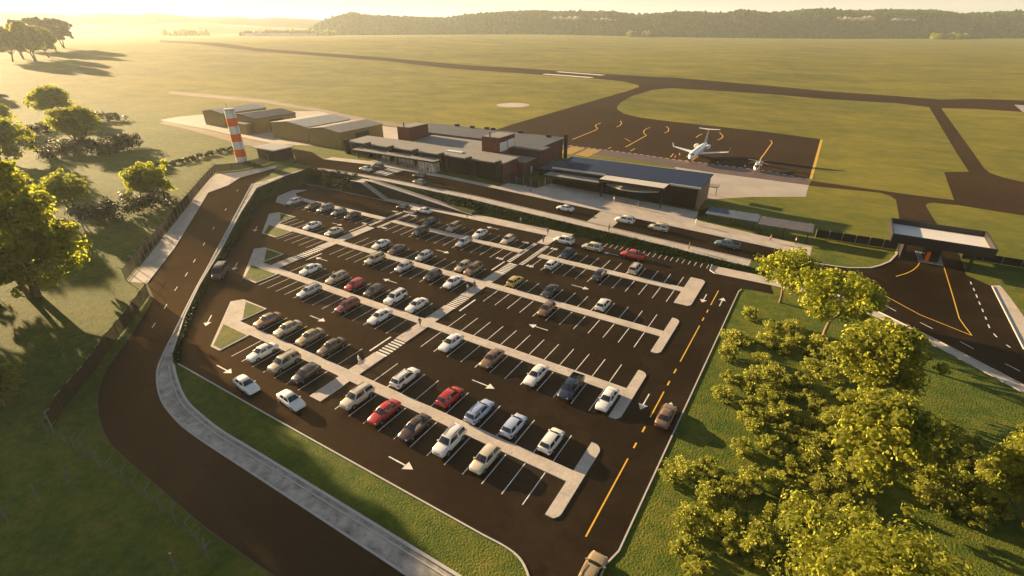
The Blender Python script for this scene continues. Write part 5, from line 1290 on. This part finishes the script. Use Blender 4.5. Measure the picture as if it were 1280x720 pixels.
person(767.5, 253, 'white', 'grey', 250, 1, 'person in pale clothes at the arrivals hall entrance')
person(797.5, 260, 'black', 'dark', 170, 0, 'person in dark clothes walking past the arrivals hall')
person(656, 238, 'white', 'tan', 0, 0, 'left person of the pair by the short dark fence')
person(663, 240, 'tan', 'blue', 10, 0, 'right person of the pair by the short dark fence')
person(869.5, 281, 'white', 'white', 200, 1, 'person all in white on the pavement before the first shelter')
person(962.5, 302, 'pink', 'blue', 180, 0, 'person in pink top and blue trousers by the second shelter')
person(994, 305, 'white', 'dark', 180, 1, 'person in white top at the end of the shelters')
person(861, 312, 'orange', 'dark', 180, 1, 'person in orange top on the kerb across the terminal road')
person(761, 288.5, 'tan', 'dark', 90, 1, 'person waiting on the kerb at the raised crossing')
person(896.5, 207.5, 'yellow', 'dark', 90, 1, 'apron worker in yellow top by the dashed safety line')
person(879, 194, 'yellow', 'orange', 0, 1, 'apron worker in yellow standing beside the jet nose')
person(849, 197, 'orange', 'dark', 40, 1, 'apron worker in orange to the left of the jet')
for i, (x, y, a, b, hd, po, lab) in enumerate([(-110.5, 121.2, 'dark', 'dark', 30, 0, 'person in dark clothes left of the lobby door'), (-107.8, 120.3, 'tan', 'blue', 200, 0, 'person in tan top walking to the lobby'), (-106.2, 121.2, 'black', 'black', 90, 1, 'person in black standing at the lobby glass'),
        (-103.5, 119.5, 'grey', 'dark', 10, 0, 'person in grey right before the glass lobby'), (-114.8, 121.4, 'pink', 'dark', 0, 1, 'person in pink under the entrance canopy'), (-120.6, 121.4, 'blue', 'tan', 180, 0, 'person in blue under the canopy near the striped crossing')]):
    person(0, 0, a, b, hd, po, lab, (x, y))

# ------------------------------------------------------------------ jet on the apron (nose towards -y)
jz = terrain(-40, 196)
t = empty('passenger_jet', (-40.1, 183.6, jz)); tag(t, 'white twin engined jet with high T tail and upturned wing tips', 'airplane')
bm = bmesh.new(); fl = 25.0
prof = [(0, .05, 1.95), (.5, .55, 2.0), (1.3, .95, 2.15), (2.6, 1.25, 2.3), (4.5, 1.36, 2.4), (15, 1.36, 2.4), (18, 1.25, 2.5), (21, .85, 2.75), (23.5, .42, 3.0), (25, .12, 3.15)]
rings = []
for y, r, zc in prof: rings.append([bm.verts.new((cos(2 * pi * k / 20) * r, y, zc + sin(2 * pi * k / 20) * r)) for k in range(20)])
for a, b in zip(rings, rings[1:]):
    for k in range(20): bm.faces.new((a[k], a[(k + 1) % 20], b[(k + 1) % 20], b[k]))
bm.faces.new(rings[0]); bm.faces.new(rings[-1][::-1]); bmesh.ops.recalc_face_normals(bm, faces=bm.faces[:]); obj('fuselage', bm, M['plane_white'], t, smooth=radians(40))
def aero(name, sec, m='plane_white', parent=t):
    """sec: list of (le xyz, te xyz, thickness, up vector)"""
    bm = bmesh.new(); R = []
    for le, te, th, upv in sec:
        le, te, upv = Vector(le), Vector(te), Vector(upv); R.append([bm.verts.new(q) for q in (le, le.lerp(te, .25) + upv * th / 2, le.lerp(te, .6) + upv * th * .4, te, le.lerp(te, .6) - upv * th * .4, le.lerp(te, .25) - upv * th / 2)])
    for a, b in zip(R, R[1:]):
        for k in range(6): bm.faces.new((a[k], a[(k + 1) % 6], b[(k + 1) % 6], b[k]))
    bm.faces.new(R[0]); bm.faces.new(R[-1][::-1]); bmesh.ops.recalc_face_normals(bm, faces=bm.faces[:])
    return obj(name, bm, M[m], parent, smooth=radians(50))
Z = (0, 0, 1)
for s in (-1, 1):
    w = aero('wing', [((s * .9, 9.6, 1.6), (s * .9, 14.4, 1.6), .5, Z), ((s * 4.2, 11.4, 1.85), (s * 4.2, 14.5, 1.85), .34, Z), ((s * 10.0, 14.2, 2.4), (s * 10.0, 15.7, 2.4), .16, Z), ((s * 10.45, 14.7, 3.6), (s * 10.45, 15.8, 3.6), .1, (1, 0, 0))])
    bm = bmesh.new(); lathe_x(bm, [(0, .62), (.15, .74), (1.2, .78), (2.6, .62), (3.2, .42)], s * 2.15, 16.6, 2.95, 18, 'y'); e = obj('engine', bm, M['plane_white'], t, smooth=radians(50))
    bm = bmesh.new(); lathe_x(bm, [(-.01, .56), (.0, .2), (-.2, .02)], s * 2.15, 16.62, 2.95, 16, 'y'); obj('fan', bm, M['black_metal'], e)
    part('pylon', t, M['plane_white'], (min(s * 1.0, s * 1.6), max(s * 1.0, s * 1.6), 17.2, 19.2, 2.85, 3.05))
    aero('tailplane', [((s * .05, 24.0, 8.0), (s * .05, 26.2, 8.0), .22, Z), ((s * 3.9, 25.2, 8.1), (s * 3.9, 26.4, 8.1), .1, Z)])
    bm = bmesh.new(); lathe_x(bm, [(-.2, .3), (-.2, .42), (.2, .42), (.2, .3)], s * 1.5, 13.6, .42, 14, 'x'); obj('main_wheel', bm, M['tyre'], t)
    bm = bmesh.new(); tube(bm, [(s * 1.5, 13.6, .42), (s * 1.3, 13.4, 1.7)], .1, 6); obj('gear_leg', bm, M['grey_metal'], t)
    bm = bmesh.new()
    for k in range(11):
        y = 5.0 + .95 * k; c = [(s * 1.335, y, 2.62), (s * 1.335, y + .3, 2.62), (s * 1.27, y + .3, 2.98), (s * 1.27, y, 2.98)]; quad(bm, *[(p[0] + s * .02, p[1], p[2]) for p in c])
    obj('cabin_window', bm, M['glass'], t)
    bm = bmesh.new(); quad(bm, (s * .12, 1.02, 2.93), (s * .78, 1.22, 2.72), (s * .98, 2.05, 2.86), (s * .16, 1.85, 3.26)); bmesh.ops.translate(bm, verts=bm.verts[:], vec=(0, -.06, .12)); obj('cockpit_window', bm, M['glass'], t)
aero('fin', [((0, 19.5, 3.6), (0, 24.4, 3.3), .34, (1, 0, 0)), ((0, 23.6, 8.05), (0, 26.2, 8.05), .2, (1, 0, 0))])
bm = bmesh.new(); lathe_x(bm, [(-.18, .2), (-.18, .3), (.18, .3), (.18, .2)], 0, 2.6, .3, 12, 'x'); obj('nose_wheel', bm, M['tyre'], t)
bm = bmesh.new(); tube(bm, [(0, 2.6, .3), (0, 2.7, 1.3)], .08, 6); obj('gear_leg', bm, M['grey_metal'], t)

# ------------------------------------------------------------------ helicopter
hz = terrain(-18.8, 186)
t = empty('helicopter', (-18.7, 189.3, hz)); t.scale = (.8, .8, .8); tag(t, 'small white helicopter with dark windscreen and drooping rotor blades', 'helicopter')
bm = bmesh.new(); prof = [(-4.2, .1, 1.0), (-3.9, .5, 1.1), (-3.2, .92, 1.3), (-2.2, 1.2, 1.5), (-.6, 1.28, 1.6), (1.0, 1.15, 1.7), (2.2, .75, 1.95), (3.2, .4, 2.15), (7.8, .17, 2.5)]
rings = [[bm.verts.new((cos(2 * pi * k / 18) * r, y, zc + sin(2 * pi * k / 18) * r * .98)) for k in range(18)] for y, r, zc in prof]
for a, b in zip(rings, rings[1:]):
    for k in range(18): bm.faces.new((a[k], a[(k + 1) % 18], b[(k + 1) % 18], b[k]))
bm.faces.new(rings[0]); bm.faces.new(rings[-1][::-1]); bmesh.ops.recalc_face_normals(bm, faces=bm.faces[:]); obj('fuselage', bm, M['plane_white'], t, smooth=radians(45))
for s in (-1, 1):
    bm = bmesh.new(); quad(bm, (s * .06, -3.75, 1.72), (s * .80, -3.15, 1.72), (s * .78, -2.35, 2.52), (s * .06, -2.6, 2.72)); bmesh.ops.translate(bm, verts=bm.verts[:], vec=(0, -.12, .1)); obj('windscreen', bm, M['glass'], t)
    bm = bmesh.new(); quad(bm, (s * 1.27, -2.2, 1.55), (s * 1.31, -.8, 1.6), (s * 1.05, -.8, 2.4), (s * .98, -2.1, 2.35)); obj('side_window', bm, M['glass'], t)
    bm = bmesh.new(); lathe_x(bm, [(-1.5, .2), (-1.3, .42), (.6, .46), (1.9, .22)], s * .52, 0, 2.85, 14, 'y'); obj('engine_cowling', bm, M['plane_white'], t, smooth=radians(45))
    bm = bmesh.new(); tube(bm, [(s * 1.15, -3.0, .25), (s * 1.15, -2.6, .08), (s * 1.15, 1.4, .08)], .06, 6); tube(bm, [(s * 1.15, -1.8, .08), (s * .7, -1.8, .8)], .05, 6); tube(bm, [(s * 1.15, .8, .08), (s * .7, .8, .9)], .05, 6); obj('skid', bm, M['grey_metal'], t)
aero('tail_fin', [((0, 6.6, 2.5), (0, 8.0, 2.5), .16, (1, 0, 0)), ((0, 7.9, 4.3), (0, 8.7, 4.3), .1, (1, 0, 0))], parent=t)
aero('stabiliser', [((-1.3, 6.0, 2.4), (-1.3, 6.6, 2.4), .1, Z), ((1.3, 6.0, 2.4), (1.3, 6.6, 2.4), .1, Z)], parent=t)
bm = bmesh.new(); tube(bm, [(0, .2, 2.9), (0, .2, 3.75)], [.2, .12], 8); obj('rotor_mast', bm, M['grey_metal'], t)
for k in range(4):
    a = radians(-35 + 90 * k); bm = bmesh.new(); c, s = cos(a), sin(a)
    for i in range(5):
        r0, r1 = .3 + i * 1.0, .3 + (i + 1) * 1.0; z0, z1 = 3.72 - .012 * r0 ** 2, 3.72 - .012 * r1 ** 2; w = .13
        v = [bm.verts.new((c * r + -s * ww, .2 + s * r + c * ww, z + dz)) for dz in (0, .05) for (r, ww, z) in ((r0, -w, z0), (r1, -w, z1), (r1, w, z1), (r0, w, z0))]
        for idx in ((3, 2, 1, 0), (4, 5, 6, 7), (0, 1, 5, 4), (2, 3, 7, 6), (1, 2, 6, 5), (3, 0, 4, 7)): bm.faces.new([v[j] for j in idx])
    obj('rotor_blade', bm, M['grey_metal'], t)
bm = bmesh.new(); tube(bm, [(.22, 8.2, 2.7), (.22, 8.2, 4.5)], .05, 5); obj('tail_rotor', bm, M['grey_metal'], t)
# cones by the stand
rootc = None
for i, (px, py, lab) in enumerate([(844, 197, 'orange cone left of the jet nose'), (872, 196.5, 'orange cone beneath the jet nose'), (931, 209, 'orange cone in front of the helicopter, left'), (952, 207.5, 'orange cone right of the helicopter nose')]):
    q = P(px, py)
    if rootc is None:
        rootc = empty('traffic_cone'); bm = bmesh.new(); lathe_x(bm, [(.06, .22), (.5, .12), (.9, .05)], axis='z', seg=12); obj('cone', bm, M['stripe_orange'], rootc)
        part('base', rootc, M['black_metal'], (-.3, .3, -.3, .3, 0, .06)); o = rootc
    else: o = copy_tree(rootc)
    o.location = (q.x, q.y, terrain(q.x, q.y)); tag(o, lab, 'cone', 'traffic cones on the apron')
# ------------------------------------------------------------------ far country: hills, woods, village
def ridge(name, prof, D, depth, base_py, m, seed, steps=4, rough=.0):
    rnd = random.Random(seed); pts = []
    for (xa, ya), (xb, yb) in zip(prof, prof[1:]):
        n = max(1, int((xb - xa) / 8))
        for k in range(n):
            t = k / n; s = t * t * (3 - 2 * t); pts.append((xa + (xb - xa) * t, ya + (yb - ya) * s + rnd.uniform(-rough, rough)))
    bm = bmesh.new(); rows = []
    for px, py in pts:
        col = []
        topz = at_depth(px, py, D + depth * .55).z
        for j in range(9):
            u = j / 8; q = at_depth(px, 36, D + depth * u); hgt = sin(min(1, u / .55) * pi / 2) ** 1.3 if u < .55 else 1 - ((u - .55) / .45) ** 2 * .8
            g = terrain(q.x, q.y) - 3
            col.append(bm.verts.new((q.x, q.y, g + (topz - g) * hgt)))
        rows.append(col)
    for a, b in zip(rows, rows[1:]):
        for j in range(8): bm.faces.new((a[j], b[j], b[j + 1], a[j + 1]))
    bmesh.ops.recalc_face_normals(bm, faces=bm.faces[:])
    co = [[v.co.copy() for v in c] for c in rows]
    struct(obj(name, bm, m, smooth=radians(80)))
    return co
FPROF = [(385, 40), (410, 27), (430, 21), (441, 18.5), (470, 22), (500, 23), (540, 24.5), (560, 25), (590, 20), (620, 18), (640, 17), (675, 16), (700, 17), (760, 17), (785, 20), (800, 21), (830, 18.5), (862, 17), (880, 18), (900, 19), (925, 14.5), (945, 17), (960, 18.5), (1025, 13.5), (1060, 16), (1110, 15), (1160, 15.5), (1180, 17.5), (1195, 20), (1220, 18.5), (1240, 17.5), (1280, 16), (1350, 14), (1440, 15), (1560, 16)]
co = ridge('hills', FPROF, 2150, 600, 48, M['far_forest'], 4)
ridge('hills', [(-420, 14), (-200, 13), (-60, 13.5), (0, 13.5), (40, 14.5), (100, 18), (140, 16), (170, 18.5), (195, 15.5), (215, 17.5), (250, 21), (300, 20.5), (320, 22.5), (350, 21.5), (380, 23), (420, 26), (520, 30)], 3000, 700, 40, M['far_hill'], 5)
ridge('hills', [(-420, 22), (-200, 26), (0, 28), (90, 31), (160, 32), (220, 29), (250, 28), (300, 31), (350, 34), (440, 39)], 2700, 700, 42, M['far_meadow'], 6)
# woods on the near ridge: thousands of crowns in one mass
rnd = random.Random(8); bm = bmesh.new()
ico = bmesh.new(); bmesh.ops.create_icosphere(ico, subdivisions=1, radius=1); ico.verts.ensure_lookup_table()
IV = [v.co.copy() for v in ico.verts]; IF = [[v.index for v in f.verts] for f in ico.faces]; ico.free()
for k in range(12000):
    i = rnd.randrange(len(co) - 1); j = rnd.uniform(0, 5.2); j0 = int(j)
    a, b = co[i], co[i + 1]; t = rnd.random(); q = a[j0].lerp(a[j0 + 1], j - j0).lerp(b[j0].lerp(b[j0 + 1], j - j0), t)
    r = rnd.uniform(5, 10); hh = rnd.uniform(.8, 1.25)
    if rnd.random() < .1: hh *= 1.3
    vs = [bm.verts.new((q.x + v.x * r * rnd.uniform(.75, 1.2), q.y + v.y * r * rnd.uniform(.75, 1.2), q.z + r * hh * .3 + v.z * r * hh * rnd.uniform(.8, 1.15))) for v in IV]
    for f in IF: bm.faces.new([vs[n] for n in f])
M['woods'] = leaf_mat('woods', (.02, .042, .008), (.055, .088, .015), 0.0, 0.0)
o = obj('forest', bm, M['woods'], smooth=3); o['kind'] = 'stuff'; o['label'] = 'hazy green woods covering the far ridge'; o['category'] = 'woods'
# bright thicket at the foot of the ridge, right
def tree_mass(name, spec, seed, label, m):
    rnd = random.Random(seed); bm = bmesh.new()
    for px0, px1, D, n, r0, r1 in spec:
        for k in range(n):
            q = at_depth(rnd.uniform(px0, px1), 44, D + rnd.uniform(-40, 40)); q.z = terrain(q.x, q.y); r = rnd.uniform(r0, r1); hh = rnd.uniform(.9, 1.5)
            vs = [bm.verts.new((q.x + v.x * r * rnd.uniform(.75, 1.2), q.y + v.y * r * rnd.uniform(.75, 1.2), q.z + r * hh * .8 + v.z * r * hh * rnd.uniform(.8, 1.15))) for v in IV]
            for f in IF: bm.faces.new([vs[i] for i in f])
    o = obj(name, bm, m); o['kind'] = 'stuff'; o['label'] = label; o['category'] = 'woods'
tree_mass('thicket', [(1165, 1212, 2060, 60, 6, 11), (785, 812, 2080, 30, 6, 10), (300, 420, 2080, 130, 5, 10), (205, 262, 2250, 40, 6, 11)], 3, 'paler trees and bushes at the foot of the far hills', M['leaf_bright'])
# rock faces
for i, (px0, px1, py, lab) in enumerate([(692, 728, 24, 'pale rock face on the wooded ridge left of its twin'), (742, 770, 25.5, 'smaller pale rock face right beside the first on the ridge'), (1047, 1096, 24, 'long pale rock face high on the right part of the ridge'), (1115, 1146, 25.5, 'short pale rock face at the right, above the thicket')]):
    bm = bmesh.new(); rnd = random.Random(20 + i)
    for k in range(int((px1 - px0) / 3)):
        q = at_depth(px0 + k * 3 + rnd.uniform(-1, 1), py + rnd.uniform(-1.2, 1.2), 2150 + 600 * .33 - 40); r = rnd.uniform(6, 10)
        vs = [bm.verts.new((q.x + v.x * r * 1.5, q.y + v.y * r, q.z + v.z * r * rnd.uniform(.7, 1.2))) for v in IV]
        for f in IF: bm.faces.new([vs[n] for n in f])
    tag(obj('rock_face', bm, M['rock']), lab, 'rock face', 'rock faces on the far ridge')
# village
rnd = random.Random(12); first = None
spots = [(312, 46.5, 'white far house at the left end of the village'), (319, 46.2, 'second far house from the left'), (327, 46.5, 'third far house from the left'), (336, 46, 'fourth far house from the left'), (344, 46.4, 'far house left of the village centre'), (353, 46.2, 'far house in the village centre with red roof'),
         (362, 46.6, 'far house just right of the village centre'), (371, 46.1, 'third far house from the right of the main village'), (380, 46.5, 'second far house from the right of the main village'), (390, 46.4, 'last far house at the right of the main village'), (224, 41.5, 'left house of the small far hamlet'), (231, 41.2, 'middle house of the small far hamlet'), (239, 41.6, 'right house of the small far hamlet')]
for i, (px, py, lab) in enumerate(spots):
    q = P(px, py + .8) if px > 300 else at_depth(px, py, 2300); s = rnd.uniform(1.2, 1.7)
    if first is None:
        h = empty('house'); first = h
        part('wall', h, M['house_wall'], (-10, 10, -6, 6, -6, 7)); bm = bmesh.new(); v = [bm.verts.new(p_) for p_ in ((-10.8, -6.8, 6.6), (10.8, -6.8, 6.6), (10.8, 6.8, 6.6), (-10.8, 6.8, 6.6), (-10.8, 0, 12), (10.8, 0, 12))]
        for idx in ((0, 1, 5, 4), (2, 3, 4, 5), (0, 4, 3), (1, 2, 5), (3, 2, 1, 0)): bm.faces.new([v[j] for j in idx])
        obj('roof', bm, M['house_roof'], h)
    else: h = copy_tree(first)
    d = (q - CAM).normalized(); q = q if px < 300 else at_depth(px, py - 1, 1985)
    h.location = (q.x, q.y, terrain(q.x, q.y) if px > 300 else q.z - 4); h.rotation_euler = (0, 0, rnd.uniform(-.5, 1.0)); h.scale = (s, s, s)
    tag(h, lab, 'house', 'houses of the far village')

# ------------------------------------------------------------------ air
m = bpy.data.materials.new('haze'); m.use_nodes = True; N = m.node_tree.nodes; N.clear()
out = N.new('ShaderNodeOutputMaterial'); v = N.new('ShaderNodeVolumePrincipled'); m.node_tree.links.new(v.outputs[0], out.inputs['Volume'])
v.inputs['Color'].default_value = (.84, .92, .92, 1); v.inputs['Density'].default_value = HAZE; v.inputs['Anisotropy'].default_value = HAZE_G
bm = bmesh.new(); box(bm, -7000, 5000, -600, 7000, -1.0, 215); o = obj('haze', bm, m); o['kind'] = 'stuff'; o['label'] = 'pale evening haze'; o['category'] = 'haze'
# ------------------------------------------------------------------ light
sd = bpy.data.lights.new('sun', 'SUN'); sd.energy = SUN_E; sd.angle = radians(.6); sd.color = SUN_C
so = bpy.data.objects.new('sun', sd); COL.objects.link(so)
to_sun = Vector((-cos(SUN_EL) * cos(SUN_AZ), cos(SUN_EL) * sin(SUN_AZ), sin(SUN_EL)))
so.rotation_euler = to_sun.to_track_quat('Z', 'Y').to_euler(); so.location = (-60, 20, 120)
w = bpy.data.worlds.new('World'); SC.world = w; w.use_nodes = True; N, L = w.node_tree.nodes, w.node_tree.links
sky = N.new('ShaderNodeTexSky'); sky.sky_type = 'NISHITA'; sky.sun_disc = False; sky.sun_elevation = SUN_EL
sky.sun_rotation = math.atan2(to_sun.x, to_sun.y); sky.air_density = SKY_AIR; sky.dust_density = SKY_DUST; sky.ozone_density = .6
mx = N.new('ShaderNodeMix'); mx.data_type = 'RGBA'; mx.blend_type = 'MULTIPLY'; mx.inputs[0].default_value = 1; mx.inputs[7].default_value = (*SKY_TINT, 1)
L.new(sky.outputs[0], mx.inputs[6]); dk = N.new('ShaderNodeMix'); dk.data_type = 'RGBA'; dk.blend_type = 'DARKEN'; dk.inputs[0].default_value = 1; dk.inputs[7].default_value = (*SKY_MAX, 1)
L.new(mx.outputs[2], dk.inputs[6]); L.new(dk.outputs[2], N['Background'].inputs[0]); N['Background'].inputs[1].default_value = SKY_S
vs = SC.view_settings; vs.view_transform = 'Standard'; vs.look = 'None'; vs.gamma = 1; vs.use_curve_mapping = False; vs.exposure = EXPO
c = SC.cycles; c.use_denoising = True; c.max_bounces = 12; c.volume_bounces = 1; c.transparent_max_bounces = 8; c.diffuse_bounces = 4; c.transmission_bounces = 10; c.glossy_bounces = 3
c.sample_clamp_indirect = 6
